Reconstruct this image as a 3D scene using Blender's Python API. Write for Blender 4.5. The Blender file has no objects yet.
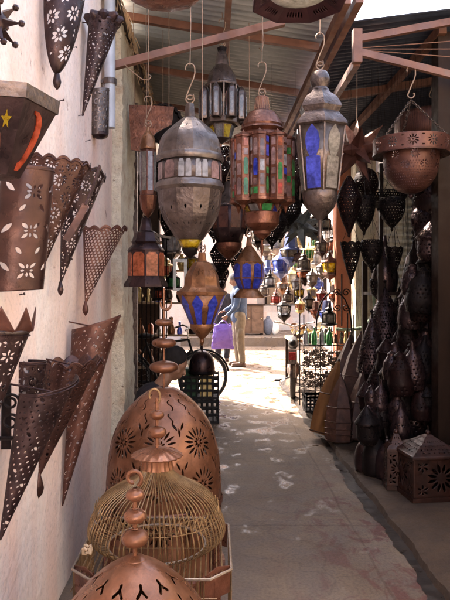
import bpy, bmesh, math, random
import numpy as np
from mathutils import Vector, Matrix
random.seed(7)
D = bpy.data; SC = bpy.context.scene; COL = SC.collection
PI = math.pi; R = math.radians
EYE = 1.55; F = 620.0; CX = 212.0; CY = 286.0
def P(px, py, Y):
    return Vector(((px-CX)*Y/F, Y, EYE+(CY-py)*Y/F))

# ------------------------------------------------------------------ materials
MATS = {}
def _mat(name):
    m = D.materials.new(name); m.use_nodes = True
    nt = m.node_tree; b = nt.nodes['Principled BSDF']
    MATS[name] = m
    return m, nt, b
def N(nt, t, **kw):
    n = nt.nodes.new(t)
    for k, v in kw.items():
        if k in n.inputs.keys() if hasattr(n.inputs, 'keys') else False: n.inputs[k].default_value = v
        else: setattr(n, k, v)
    return n
def ramp(nt, fac, stops):
    r = nt.nodes.new('ShaderNodeValToRGB'); e = r.color_ramp.elements
    while len(e) < len(stops): e.new(0.5)
    for i, (p, c) in enumerate(stops):
        e[i].position = p; e[i].color = (c[0], c[1], c[2], 1) if hasattr(c, '__len__') else (c, c, c, 1)
    nt.links.new(fac, r.inputs[0]); return r.outputs[0]
def mix(nt, f, a, b):
    m = nt.nodes.new('ShaderNodeMix'); m.data_type = 'RGBA'
    for s, v in ((m.inputs[0], f), (m.inputs[6], a), (m.inputs[7], b)):
        if hasattr(v, 'links') or isinstance(v, bpy.types.NodeSocket): nt.links.new(v, s)
        elif hasattr(v, '__len__'): s.default_value = (*v[:3], 1)
        else: s.default_value = v
    return m.outputs[2]
def noise(nt, scale, detail=4, rough=.55, vec=None, stretch=None, dist=0):
    n = nt.nodes.new('ShaderNodeTexNoise'); n.inputs['Scale'].default_value = scale
    n.inputs['Detail'].default_value = detail; n.inputs['Roughness'].default_value = rough
    n.inputs['Distortion'].default_value = dist
    g = nt.nodes.new('ShaderNodeNewGeometry') if vec == 'world' else nt.nodes.new('ShaderNodeTexCoord')
    src = g.outputs['Position'] if vec == 'world' else g.outputs['Object']
    if stretch:
        mp = nt.nodes.new('ShaderNodeMapping'); mp.inputs['Scale'].default_value = stretch
        nt.links.new(src, mp.inputs[0]); src = mp.outputs[0]
    nt.links.new(src, n.inputs['Vector']); return n.outputs['Fac']
def bump(nt, b, h, strength, dist=.01):
    bp = nt.nodes.new('ShaderNodeBump'); bp.inputs['Strength'].default_value = strength
    bp.inputs['Distance'].default_value = dist
    nt.links.new(h, bp.inputs['Height']); nt.links.new(bp.outputs[0], b.inputs['Normal'])
def metal(name, c1, c2, metallic=.7, rough=.42, scale=14, c3=None, bmp=.25, stretch=None, hammer=0):
    m, nt, b = _mat(name)
    f = noise(nt, scale, 5, .6, stretch=stretch, dist=.4)
    stops = [(.34, c1), (.62, c2)]
    if c3: stops.append((.74, c3))
    nt.links.new(ramp(nt, f, stops), b.inputs['Base Color'])
    f2 = noise(nt, scale*2.3, 4, .6)
    nt.links.new(ramp(nt, f2, [(.3, max(.05, rough-.13)), (.7, min(1, rough+.2))]), b.inputs['Roughness'])
    b.inputs['Metallic'].default_value = metallic
    if max(c2) < .035: b.inputs['Specular IOR Level'].default_value = .18
    hn = noise(nt, scale*4, 4, .6)
    if hammer:
        vo = nt.nodes.new('ShaderNodeTexVoronoi'); vo.feature = 'SMOOTH_F1'; vo.inputs['Scale'].default_value = hammer
        tc = nt.nodes.new('ShaderNodeTexCoord'); nt.links.new(tc.outputs['Object'], vo.inputs['Vector'])
        ad = nt.nodes.new('ShaderNodeMath'); ad.operation = 'MULTIPLY_ADD'; ad.inputs[1].default_value = .45
        nt.links.new(vo.outputs['Distance'], ad.inputs[0]); nt.links.new(hn, ad.inputs[2]); hn = ad.outputs[0]
        # tarnish blooms and fine scratches
        big = noise(nt, 3.5, 7, .7, dist=.8); c = ramp(nt, big, [(.36, .5), (.5, 1), (.66, 1.12)]); sc_ = noise(nt, 30, 3, .7, stretch=(1, 1, .12)); c_2 = ramp(nt, sc_, [(.32, .72), (.42, 1)])
        src = b.inputs['Base Color'].links[0].from_socket
        for q in (c, c_2):
            mm = nt.nodes.new('ShaderNodeMix'); mm.data_type = 'RGBA'; mm.blend_type = 'MULTIPLY'; mm.inputs[0].default_value = .8
            nt.links.new(src, mm.inputs[6]); nt.links.new(q, mm.inputs[7]); src = mm.outputs[2]
        nt.links.new(src, b.inputs['Base Color'])
    bump(nt, b, hn, bmp, .006)
    return m
def glass(name, c, trans=.55, rough=.25, sc=60):
    m, nt, b = _mat(name)
    f = noise(nt, sc, 3, .5); fb = noise(nt, 11, 5, .65, dist=1.2)
    hi = [min(.95, x*1.5+.05) for x in c]
    nt.links.new(mix(nt, ramp(nt, fb, [(.35, 0), (.65, 1)]), ramp(nt, f, [(.3, [x*.25 for x in c]), (.7, [x*.7 for x in c])]), ramp(nt, f, [(.3, c), (.7, hi)])), b.inputs['Base Color'])
    b.inputs['Transmission Weight'].default_value = trans
    b.inputs['Roughness'].default_value = rough
    b.inputs['IOR'].default_value = 1.2
    b.inputs['Coat Weight'].default_value = .6; b.inputs['Coat Roughness'].default_value = .08
    bump(nt, b, f, .3, .003)
    return m
rust = metal('rusted_brown', (.042, .018, .015), (.088, .038, .03), .6, .32, 7, (.17, .066, .038), .4)
rust2 = metal('dark_brown_metal', (.024, .013, .014), (.06, .032, .032), .65, .33, 9, (.11, .05, .038), .35)
rust3 = metal('reddish_brown_metal', (.07, .026, .020), (.13, .052, .038), .5, .38, 8, (.2, .085, .05), .35)
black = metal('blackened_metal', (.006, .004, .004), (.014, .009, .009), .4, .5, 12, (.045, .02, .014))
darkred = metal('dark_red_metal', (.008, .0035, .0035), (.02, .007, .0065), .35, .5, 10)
copper = metal('pink_copper', (.13, .047, .021), (.245, .103, .055), .48, .3, 6, (.34, .175, .11), .3, None, 38)
copper2 = metal('orange_copper', (.15, .06, .025), (.27, .12, .055), .5, .32, 9, (.4, .22, .13), .4, None, 45)
copperd = metal('deep_copper', (.09, .03, .017), (.19, .07, .042), .55, .32, 11, (.33, .16, .11), .45, None, 45)
silver = metal('aged_silver', (.09, .068, .06), (.19, .155, .14), .75, .33, 6, (.15, .08, .05), .45, None, 55)
silverd = metal('tarnished_silver', (.07, .048, .042), (.15, .115, .105), .7, .34, 9, (.16, .08, .05), .6, None, 70)
silverw = metal('warm_silver', (.075, .05, .04), (.155, .115, .095), .65, .33, 7, (.17, .085, .05), .45, None, 50)
wire = metal('brass_wire', (.13, .07, .03), (.26, .16, .075), .5, .38, 20, (.3, .16, .08), .1)
greywire = metal('grey_wire', (.2, .14, .1), (.3, .24, .19), .6, .4, 30)
hookm = metal('hook_iron', (.18, .11, .07), (.3, .2, .14), .4, .5, 30)
paintedbeam = metal('red_oxide_paint', (.11, .042, .026), (.2, .085, .052), .05, .5, 5, (.17, .10, .075), .25)
wood = metal('dark_wood', (.014, .007, .005), (.032, .017, .011), 0, .55, 5, None, .3, (1, 1, .15))
woodo = metal('orange_wood', (.13, .05, .015), (.25, .11, .035), 0, .5, 9, (.2, .08, .03), .4, (1, 1, .25))
woodr = metal('carved_red_wood', (.045, .018, .013), (.1, .042, .028), 0, .5, 12, (.22, .1, .07), .6)
woodl = metal('pale_wood', (.3, .2, .12), (.45, .32, .2), 0, .6, 6, None, .3, (1, 1, .15))
pipem = metal('grey_pipe', (.33, .34, .37), (.45, .46, .5), .1, .4, 5)
blackpl = metal('black_plastic', (.008, .008, .009), (.018, .018, .02), 0, .5, 20)
rubber = metal('rubber', (.02, .02, .02), (.045, .042, .04), 0, .7, 30)
chrome = metal('scuffed_chrome', (.4, .4, .4), (.6, .6, .6), .9, .25, 20)
blueg = glass('blue_glass', (.035, .06, .55), .35, .3)
pinkd = glass('dusky_rose_glass', (.2, .11, .1), .35, .2, 35)
bluel = glass('light_blue_glass', (.09, .15, .75), .4, .3)
amberg = glass('amber_glass', (.55, .13, .045), .35, .35)
yellowg = glass('yellow_glass', (.8, .5, .02), .6, .25)
greeng = glass('green_glass', (.03, .28, .07), .45, .3)
redg = glass('red_glass', (.5, .03, .02), .45, .3)
orangeg = glass('orange_glass', (.42, .05, .01), .3, .35)
pinkg = glass('pink_frosted_glass', (.26, .15, .14), .3, .28)
frostg = glass('frosted_glass', (.5, .5, .54), .5, .3, 25)
clearg = glass('clear_glass', (.78, .8, .84), .85, .12)
greyg = glass('dusty_glass', (.2, .165, .135), .2, .4)
whiteg = glass('milky_glass', (.7, .72, .62), .3, .35)
def cloth(name, c, c2=None, rough=.85):
    return metal(name, c, c2 or [x*1.4 for x in c], 0, rough, 18, None, .5)
skin = metal('skin', (.2, .1, .06), (.27, .14, .09), 0, .5, 20, None, .1)
hairm = cloth('black_hair', (.012, .01, .01)); hairg = cloth('greying_hair', (.05, .045, .045), (.12, .11, .11))
denim = cloth('blue_denim', (.03, .05, .09), (.052, .08, .135)); khaki = cloth('khaki_cloth', (.13, .10, .066))
darkcl = cloth('dark_cloth', (.02, .018, .022)); purple = metal('purple_plastic_bag', (.12, .06, .3), (.17, .095, .4), 0, .35, 6, None, 1)
shoem = cloth('brown_leather', (.08, .04, .025), None, .5)
paperw = cloth('white_paint', (.7, .68, .62)); greycl = cloth('grey_sleeve', (.11, .12, .15))
goldm = metal('pale_brass', (.5, .38, .15), (.7, .58, .3), .5, .35, 30)

def wallmat(name, c1, c2, c3, sc=1.2, streak=True, bstr=.5):
    m, nt, b = _mat(name)
    f = noise(nt, sc, 8, .62, 'world', (1, 1, .22) if streak else None, .3)
    f2 = noise(nt, sc*5.5, 6, .65, 'world')
    base = ramp(nt, f, [(.3, c3), (.47, c2), (.6, c1)])
    if streak:
        fs = noise(nt, 2.6, 5, .6, 'world', (1, 1, .07), .2); base = mix(nt, ramp(nt, fs, [(.46, 0), (.64, .7)]), base, [x*y for x, y in zip(c1, (.98, .74, .66))])
    spots = ramp(nt, f2, [(.30, .0), (.36, 1)])
    colr = mix(nt, spots, [x*.6 for x in c3], base)
    f3 = noise(nt, 45, 5, .6, 'world')
    sp2 = ramp(nt, f3, [(.3, .82), (.5, 1)])
    mm = nt.nodes.new('ShaderNodeMix'); mm.data_type = 'RGBA'; mm.blend_type = 'MULTIPLY'; mm.inputs[0].default_value = 1
    nt.links.new(colr, mm.inputs[6]); nt.links.new(sp2, mm.inputs[7])
    nt.links.new(mm.outputs[2], b.inputs['Base Color'])
    b.inputs['Roughness'].default_value = .85
    ad = nt.nodes.new('ShaderNodeMath'); ad.operation = 'ADD'
    nt.links.new(f2, ad.inputs[0]); nt.links.new(noise(nt, 3, 4, .5, 'world'), ad.inputs[1])
    bump(nt, b, ad.outputs[0], bstr, .03)
    return m
plaster = wallmat('pink_plaster', (.87, .77, .69), (.85, .67, .58), (.76, .48, .39))
plaster2 = wallmat('cream_plaster', (.78, .72, .58), (.7, .62, .48), (.5, .34, .22), 5, False, 1)
whitew = wallmat('whitewash', (.78, .74, .68), (.72, .66, .6), (.6, .5, .42), .6)
terra = wallmat('terracotta_plaster', (.42, .17, .1), (.38, .15, .09), (.5, .3, .2), 1.5)
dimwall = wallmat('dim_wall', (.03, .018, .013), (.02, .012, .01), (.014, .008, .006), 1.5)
brickw = wallmat('pink_brick_wall', (.68, .56, .48), (.6, .47, .4), (.5, .38, .31), 1)

def floormat():
    m, nt, b = _mat('worn_concrete')
    big = noise(nt, .9, 6, .6, 'world', dist=.5)
    mid = noise(nt, 4.5, 7, .65, 'world')
    fine = noise(nt, 60, 4, .6, 'world')
    c = ramp(nt, big, [(.32, (.11, .072, .045)), (.5, (.17, .117, .077)), (.66, (.235, .17, .115))])
    c2 = mix(nt, ramp(nt, mid, [(.42, 0), (.62, .45)]), c, (.13, .105, .095))
    # oxblood dye stains
    st = noise(nt, 5.2, 6, .66, 'world', (1.3, .8, 1), .8)
    g = nt.nodes.new('ShaderNodeNewGeometry'); sx = nt.nodes.new('ShaderNodeSeparateXYZ'); nt.links.new(g.outputs['Position'], sx.inputs[0])
    mr = nt.nodes.new('ShaderNodeMapRange'); mr.inputs[1].default_value = .25; mr.inputs[2].default_value = .95
    nt.links.new(sx.outputs[0], mr.inputs[0])
    mry = nt.nodes.new('ShaderNodeMapRange'); mry.inputs[1].default_value = 5.6; mry.inputs[2].default_value = 4.3
    nt.links.new(sx.outputs[1], mry.inputs[0])
    sm = ramp(nt, st, [(.5, 0), (.6, .85)])
    mu = nt.nodes.new('ShaderNodeMath'); mu.operation = 'MULTIPLY'; nt.links.new(sm, mu.inputs[0]); nt.links.new(mr.outputs[0], mu.inputs[1])
    mu2 = nt.nodes.new('ShaderNodeMath'); mu2.operation = 'MULTIPLY'; nt.links.new(mu.outputs[0], mu2.inputs[0]); nt.links.new(mry.outputs[0], mu2.inputs[1])
    c3 = mix(nt, mu2.outputs[0], c2, (.11, .035, .028))
    # slab joints
    br = nt.nodes.new('ShaderNodeTexBrick'); br.offset = 0
    br.inputs['Color1'].default_value = (1, 1, 1, 1); br.inputs['Color2'].default_value = (.9, .9, .9, 1); br.inputs['Mortar'].default_value = (.55, .5, .45, 1)
    br.inputs['Scale'].default_value = 1; br.inputs['Mortar Size'].default_value = .008; br.inputs['Brick Width'].default_value = .93; br.inputs['Row Height'].default_value = 1.35
    wn = nt.nodes.new('ShaderNodeTexNoise'); wn.inputs['Scale'].default_value = 2; nt.links.new(g.outputs['Position'], wn.inputs['Vector'])
    va = nt.nodes.new('ShaderNodeVectorMath'); va.operation = 'SCALE'; va.inputs['Scale'].default_value = .06; nt.links.new(wn.outputs['Color'], va.inputs[0])
    vb = nt.nodes.new('ShaderNodeVectorMath'); vb.operation = 'ADD'; nt.links.new(g.outputs['Position'], vb.inputs[0]); nt.links.new(va.outputs[0], vb.inputs[1])
    nt.links.new(vb.outputs[0], br.inputs['Vector'])
    mm = nt.nodes.new('ShaderNodeMix'); mm.data_type = 'RGBA'; mm.blend_type = 'MULTIPLY'; mm.inputs[0].default_value = .55
    nt.links.new(c3, mm.inputs[6]); nt.links.new(br.outputs['Color'], mm.inputs[7])
    nt.links.new(mm.outputs[2], b.inputs['Base Color'])
    # fine cracks, broken up by noise
    vo = nt.nodes.new('ShaderNodeTexVoronoi'); vo.feature = 'DISTANCE_TO_EDGE'; vo.inputs['Scale'].default_value = 1.1
    vc = nt.nodes.new('ShaderNodeVectorMath'); vc.operation = 'SCALE'; vc.inputs['Scale'].default_value = .35
    wn2 = nt.nodes.new('ShaderNodeTexNoise'); wn2.inputs['Scale'].default_value = 3; wn2.inputs['Detail'].default_value = 6; nt.links.new(g.outputs['Position'], wn2.inputs['Vector'])
    nt.links.new(wn2.outputs['Color'], vc.inputs[0]); vd = nt.nodes.new('ShaderNodeVectorMath'); nt.links.new(g.outputs['Position'], vd.inputs[0]); nt.links.new(vc.outputs[0], vd.inputs[1]); nt.links.new(vd.outputs[0], vo.inputs['Vector'])
    ck = ramp(nt, vo.outputs['Distance'], [(.004, .45), (.012, 1)]); gr = ramp(nt, fine, [(.3, .72), (.6, 1.06)])
    m2 = nt.nodes.new('ShaderNodeMix'); m2.data_type = 'RGBA'; m2.blend_type = 'MULTIPLY'; m2.inputs[0].default_value = .28; nt.links.new(mm.outputs[2], m2.inputs[6]); nt.links.new(ck, m2.inputs[7])
    m3 = nt.nodes.new('ShaderNodeMix'); m3.data_type = 'RGBA'; m3.blend_type = 'MULTIPLY'; m3.inputs[0].default_value = 1; nt.links.new(m2.outputs[2], m3.inputs[6]); nt.links.new(gr, m3.inputs[7])
    nt.links.new(m3.outputs[2], b.inputs['Base Color'])
    # damp patches are glossier
    wet = noise(nt, 4.2, 6, .6, 'world', (1.0, .7, 1), .1)
    mry2 = nt.nodes.new('ShaderNodeMapRange'); mry2.inputs[1].default_value = 3.5; mry2.inputs[2].default_value = 7.5
    mry2.inputs[3].default_value = -.055; mry2.inputs[4].default_value = .04
    nt.links.new(sx.outputs[1], mry2.inputs[0])
    aw = nt.nodes.new('ShaderNodeMath'); aw.operation = 'ADD'; nt.links.new(wet, aw.inputs[0]); nt.links.new(mry2.outputs[0], aw.inputs[1])
    nt.links.new(ramp(nt, aw.outputs[0], [(.55, .8), (.60, .45), (.64, .13)]), b.inputs['Roughness'])
    ad = nt.nodes.new('ShaderNodeMath'); ad.operation = 'ADD'; nt.links.new(mid, ad.inputs[0]); nt.links.new(fine, ad.inputs[1])
    bp = nt.nodes.new('ShaderNodeBump'); bp.inputs['Distance'].default_value = .012
    nt.links.new(ramp(nt, aw.outputs[0], [(.5, .55), (.64, .05)]), bp.inputs['Strength'])
    nt.links.new(ad.outputs[0], bp.inputs['Height']); nt.links.new(bp.outputs[0], b.inputs['Normal'])
    return m
concrete = floormat()
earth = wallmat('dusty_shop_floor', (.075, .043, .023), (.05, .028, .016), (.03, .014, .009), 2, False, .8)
gutterm = metal('wet_gutter', (.018, .013, .011), (.036, .027, .022), 0, .35, 5)
def corr(name, c1, c2, metallic):
    return metal(name, c1, c2, metallic, .5, 3, None, .1)
galv = corr('galvanised_sheet', (.34, .37, .39), (.5, .53, .54), .15)
navy = corr('dark_blue_sheet', (.03, .04, .065), (.06, .075, .11), .2)

# ------------------------------------------------------------------ mesh helpers
def link(name, verts, faces, m, parent=None, thick=0, ang=35):
    me = D.meshes.new(name); me.from_pydata([tuple(v) for v in verts], [], faces); me.update()
    me.polygons.foreach_set('use_smooth', [True]*len(me.polygons))
    me.set_sharp_from_angle(angle=R(ang))
    ms = m if isinstance(m, (list, tuple)) else [m]
    for q in ms: me.materials.append(q)
    o = D.objects.new(name, me); COL.objects.link(o)
    if parent: o.parent = parent
    if thick:
        s = o.modifiers.new('thickness', 'SOLIDIFY'); s.thickness = thick; s.offset = 0
    return o
def thing(name, label, cat, loc, group=None, rotz=0, kind=None):
    o = D.objects.new(name, None); COL.objects.link(o); o.location = loc; o.rotation_euler = (0, 0, rotz)
    o.empty_display_size = .05
    return tag(o, label, cat, group, kind)
def tag(o, label=None, cat=None, group=None, kind=None):
    if label: o['label'] = label
    if cat: o['category'] = cat
    if group: o['group'] = group
    if kind: o['kind'] = kind
    return o
class MB:
    def __init__(s): s.v = []; s.f = []
    def add(s, v, f):
        n = len(s.v); s.v += [Vector(p) for p in v]; s.f += [[i+n for i in q] for q in f]; return s
    def box(s, a, b, M=None):
        (x0, y0, z0), (x1, y1, z1) = a, b
        v = [Vector(p) for p in ((x0,y0,z0),(x1,y0,z0),(x1,y1,z0),(x0,y1,z0),(x0,y0,z1),(x1,y0,z1),(x1,y1,z1),(x0,y1,z1))]
        if M: v = [M @ p for p in v]
        return s.add(v, [(3,2,1,0),(4,5,6,7),(0,1,5,4),(1,2,6,5),(2,3,7,6),(3,0,4,7)])
    def bar(s, a, b, w, h):
        a = Vector(a); b = Vector(b); d = (b-a).normalized()
        up = Vector((0,0,1)) if abs(d.z) < .9 else Vector((0,1,0))
        r = d.cross(up).normalized(); u = r.cross(d)
        v = [p + r*sx*w/2 + u*sz*h/2 for p in (a, b) for sx, sz in ((-1,-1),(1,-1),(1,1),(-1,1))]
        return s.add(v, [(3,2,1,0),(4,5,6,7),(0,1,5,4),(1,2,6,5),(2,3,7,6),(3,0,4,7)])
    def tube(s, pts, r, n=6, closed=False):
        pts = [Vector(p) for p in pts]; m = len(pts); rs = r if hasattr(r, '__len__') else [r]*m
        ref = None; rings = []
        for i, p in enumerate(pts):
            if closed: t = pts[(i+1) % m]-pts[i-1]
            else: t = pts[min(i+1, m-1)]-pts[max(i-1, 0)]
            t.normalize()
            if ref is None:
                ref = t.cross(Vector((.13, .31, .94)))
                if ref.length < .05: ref = t.cross(Vector((1, 0, 0)))
            a = (ref - t*ref.dot(t))
            if a.length < 1e-5: a = t.cross(Vector((1,0,0)))
            a.normalize(); ref = a; b = t.cross(a)
            rings.append([p + (a*math.cos(2*PI*k/n)+b*math.sin(2*PI*k/n))*rs[i] for k in range(n)])
        v = [q for g in rings for q in g]; f = []
        L = m if closed else m-1
        for i in range(L):
            j = (i+1) % m
            for k in range(n): f.append((i*n+k, i*n+(k+1) % n, j*n+(k+1) % n, j*n+k))
        if not closed: f.append(tuple(reversed(range(n)))); f.append(tuple((m-1)*n+k for k in range(n)))
        return s.add(v, f)
    def lathe(s, prof, n=24, c=(0,0,0), rot=0, lobes=0, amp=0):
        c = Vector(c); v = []; f = []
        for (r, z) in prof:
            for k in range(n):
                a = 2*PI*k/n+rot; rr = r*(1+amp*math.cos(lobes*a)) if lobes else r
                v.append(c+Vector((rr*math.cos(a), rr*math.sin(a), z)))
        for i in range(len(prof)-1):
            for k in range(n): f.append((i*n+k, (i+1)*n+k, (i+1)*n+(k+1) % n, i*n+(k+1) % n))
        return s.add(v, f)
    def ball(s, c, r, n=12, sc=(1,1,1), M=None):
        c = Vector(c); v = []; f = []; h = n//2
        for i in range(h+1):
            th = PI*i/h
            for k in range(n):
                a = 2*PI*k/n; p = Vector((math.sin(th)*math.cos(a)*r*sc[0], math.sin(th)*math.sin(a)*r*sc[1], math.cos(th)*r*sc[2]))
                if M: p = M @ p
                v.append(c+p)
        for i in range(h):
            for k in range(n): f.append((i*n+k, (i+1)*n+k, (i+1)*n+(k+1) % n, i*n+(k+1) % n))
        return s.add(v, f)
    def cone(s, a, b, ra, rb, n=12):
        a = Vector(a); b = Vector(b)
        s.ball(a, ra, n); s.ball(b, rb, n); return s.tube([a, b], [ra, rb], n)
    def prism(s, pts, d, M=None):
        """outline in xz, thickness d along y"""
        n = len(pts); v = [Vector((x, -d/2, z)) for x, z in pts]+[Vector((x, d/2, z)) for x, z in pts]
        if M: v = [M @ p for p in v]
        f = [tuple(range(n)), tuple(reversed(range(n, 2*n)))]+[(i+n, (i+1) % n+n, (i+1) % n, i) for i in range(n)]
        return s.add(v, f)
    def build(s, name, m, parent=None, thick=0, ang=35):
        return link(name, s.v, s.f, m, parent, thick, ang)

def marching(name, S, nu, nv, hole, m, parent=None, thick=.0015, closed=False, ang=40):
    u = np.linspace(0, 1, nu+1); v = np.linspace(0, 1, nv+1)
    U, V = np.meshgrid(u, v, indexing='ij')
    pts = S(U, V)
    h = hole(U, V) if hole else np.ones_like(U)
    if hole:
        rs = np.random.RandomState(nu+nv); h = h+rs.uniform(-.00045, .00045, h.shape)+.0009*np.sin(U*41+V*13)*np.sin(V*37+U*7)
    h = np.where(np.abs(h) < 1e-6, 1e-6, h)
    if closed: pts[-1] = pts[0]; h[-1] = h[0]
    verts = []; idx = {}
    def gi(i, j):
        if closed and i == nu: i = 0
        k = (i, j)
        if k not in idx: idx[k] = len(verts); verts.append(tuple(pts[i, j]))
        return idx[k]
    def ei(a, b):
        if closed: a = (a[0] % nu, a[1]) if a[0] == nu else a; b = (b[0] % nu, b[1]) if b[0] == nu else b
        k = (a, b) if a < b else (b, a); k = ('e',)+k
        if k not in idx:
            ha, hb = h[a], h[b]; t = ha/(ha-hb); t = min(.95, max(.05, t))
            idx[k] = len(verts); verts.append(tuple(pts[a]*(1-t)+pts[b]*t))
        return idx[k]
    faces = []
    pos = h > 0
    for i in range(nu):
        for j in range(nv):
            c = ((i, j), (i+1, j), (i+1, j+1), (i, j+1))
            s = [pos[q] for q in c]; n = sum(s)
            if n == 0: continue
            if n == 4: faces.append([gi(*q) for q in c]); continue
            poly = []
            for k in range(4):
                a, b = c[k], c[(k+1) % 4]
                if s[k]: poly.append(gi(*a))
                if s[k] != s[(k+1) % 4]: poly.append(ei(a, b))
            if len(poly) > 2: faces.append(poly)
    return link(name, verts, faces, m, parent, thick, ang)

def cr(pts, n):
    """smooth (catmull-rom) resample of a list of tuples"""
    p = [pts[0]]+list(pts)+[pts[-1]]; out = []; segs = len(pts)-1
    for i in range(n+1):
        t = i/n*segs; k = min(int(t), segs-1); t -= k
        a, b, c, d = [np.array(p[k+q], float) for q in range(4)]
        out.append(tuple(.5*((2*b)+(-a+c)*t+(2*a-5*b+4*c-d)*t*t+(-a+3*b-3*c+d)*t**3)))
    return out
def prof_fn(prof, smooth=True):
    q = np.array(cr(prof, 80) if smooth else prof, float)
    d = np.concatenate([[0], np.cumsum(np.hypot(*(np.diff(q, axis=0).T)))]); L = d[-1]
    return (lambda V: (np.interp(V*L, d, q[:, 0]), np.interp(V*L, d, q[:, 1]))), L
def pierced_lathe(name, prof, hole, m, parent, n=0, nu=240, nv=60, rot=0, smooth=True, thick=.0015, rim=None):
    """hole(x, y, r): x arc length at the reference radius, y along profile"""
    fn, L = prof_fn(prof, smooth)
    def S(U, V):
        r, z = fn(V); a = U*2*PI
        if rim is not None: z = z+rim(U, V)
        if n:
            seg = 2*PI/n; loc = np.mod(a, seg)-seg/2; r = r*math.cos(seg/2)/np.cos(loc)
        return np.stack([r*np.cos(a+rot), r*np.sin(a+rot), z], -1)
    return marching(name, S, nu, nv, (lambda U, V: hole(U, V*L, fn(V)[0])) if hole else None, m, parent, thick, True)

# hole fields: positive = metal, negative = hole
def petal(x, y, cx, cy, ang, ln, wd):
    ca, sa = math.cos(ang), math.sin(ang); a = (x-cx)*ca+(y-cy)*sa; b = -(x-cx)*sa+(y-cy)*ca
    return np.abs(b)-wd/2*(1-(a/(ln/2))**2)
def caps(x, y, ax, ay, bx, by, r):
    dx, dy = bx-ax, by-ay; t = np.clip(((x-ax)*dx+(y-ay)*dy)/(dx*dx+dy*dy), 0, 1)
    return np.hypot(x-ax-t*dx, y-ay-t*dy)-r
def flower(x, y, cx, cy, Rr, n, w=.26, r0=.22, rot=0):
    rr = np.hypot(x-cx, y-cy); a = np.arctan2(y-cy, x-cx)+rot; seg = 2*PI/n
    la = np.mod(a, seg)-seg/2; px = rr*np.cos(la); py = rr*np.sin(la)
    m = (1+r0)/2*Rr; hl = (1-r0)/2*Rr
    return np.abs(py)-w*Rr/2*(1-((px-m)/hl)**2)
def dots(x, y, p, r, stag=True):
    row = np.floor(y/p); xx = x+(np.mod(row, 2)*p/2 if stag else 0)
    return np.hypot(np.mod(xx, p)-p/2, np.mod(y, p)-p/2)-r
def mn(*a):
    r = a[0]
    for q in a[1:]: r = np.minimum(r, q)
    return r
def tilef(x, y, p, q, f):
    row = np.floor(y/q); xx = np.mod(x+np.mod(row, 2)*p/2, p)-p/2; return f(xx, np.mod(y, q)-q/2)

def shook(mb, top, bot, r=.004, w=.03):
    """S-hook with wire from top to bottom"""
    top = Vector(top); bot = Vector(bot); H = top.z-bot.z; pts = []
    for k in range(9):
        a = PI*1.15-k/8*PI*1.15; pts.append(top+Vector((w*.7*math.cos(a), 0, w*.7*math.sin(a)-w)))
    for k in range(1, 6):
        t = k/6; pts.append(top.lerp(bot, t)+Vector((w*.5*(1-t)+.4*w*math.sin(t*5), 0, 0)))
    for k in range(9):
        a = k/8*PI*1.2; pts.append(bot+Vector((-w*.55*math.cos(a)+.0, 0, w*.2-w*.55*math.sin(a))))
    mb.tube(pts, r, 6)
def chain(mb, a, b, ln=.022, r=.0022):
    a = Vector(a); b = Vector(b); d = b-a; n = max(2, int(d.length/(ln*.75))); dn = d.normalized()
    s1 = dn.cross(Vector((0, 1, .01))).normalized(); s2 = dn.cross(s1)
    for i in range(n):
        c = a+d*((i+.5)/n); s = s1 if i % 2 else s2
        mb.tube([c+dn*math.cos(t)*ln/2+s*math.sin(t)*ln*.3 for t in [2*PI*k/8 for k in range(8)]], r, 4, True)
def ring(c, rad, axis='y', n=16):
    c = Vector(c); o = []
    for k in range(n):
        a = 2*PI*k/n
        o.append(c+(Vector((math.cos(a)*rad, 0, math.sin(a)*rad)) if axis == 'y' else Vector((0, math.cos(a)*rad, math.sin(a)*rad)) if axis == 'x' else Vector((math.cos(a)*rad, math.sin(a)*rad, 0))))
    return o
def facet_panel(r0, z0, r1, z1, n, k, rot, outline, off=.002, d=.004):
    """outline (s in -1..1 across the facet, t in 0..1 up) laid on facet k of an n-gon frustum -> verts, faces"""
    seg = 2*PI/n; am = rot+(k+.5)*seg; ap = math.cos(seg/2)
    nrm = Vector((math.cos(am), math.sin(am), 0)); tan = Vector((-math.sin(am), math.cos(am), 0))
    c0 = nrm*r0*ap+Vector((0,0,z0)); c1 = nrm*r1*ap+Vector((0,0,z1)); w0 = r0*math.sin(seg/2); w1 = r1*math.sin(seg/2)
    up = (c1-c0).normalized(); out = tan.cross(up).normalized()
    if out.dot(nrm) < 0: out = -out
    pts = [c0.lerp(c1, t)+tan*s*(w0+(w1-w0)*t) for s, t in outline]
    m = len(pts); v = [p+out*(off+d/2) for p in pts]+[p+out*(off-d/2) for p in pts]
    f = [tuple(range(m)), tuple(reversed(range(m, 2*m)))]+[(i, i+m, (i+1) % m+m, (i+1) % m) for i in range(m)]
    return v, f
def pane(parent, r0, z0, r1, z1, n, k, rot, outline, m, off=.002, name='glass_pane', d=.004):
    v, f = facet_panel(r0, z0, r1, z1, n, k, rot, outline, off, d)
    return link(name, v, f, m, parent)
ARCH = [(-.55, .04), (.55, .04), (.55, .6), (.7, .68), (.6, .78), (.42, .84), (.2, .93), (0, 1.0), (-.2, .93), (-.42, .84), (-.6, .78), (-.7, .68), (-.55, .6)]
RECT = [(-.75, .06), (.75, .06), (.75, .94), (-.75, .94)]
HEX = [(-.45, .08), (.45, .08), (.7, .3), (.7, .7), (.3, .88), (0, .96), (-.3, .88), (-.7, .7), (-.7, .3)]

# ------------------------------------------------------------------ setting
def struct(o): o['kind'] = 'structure'; return o
# ground: one long sheet, sharing world-space material
mb = MB(); mb.box((-14, -14, -.3), (14, 60, 0)); struct(mb.build('ground', concrete))
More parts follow.
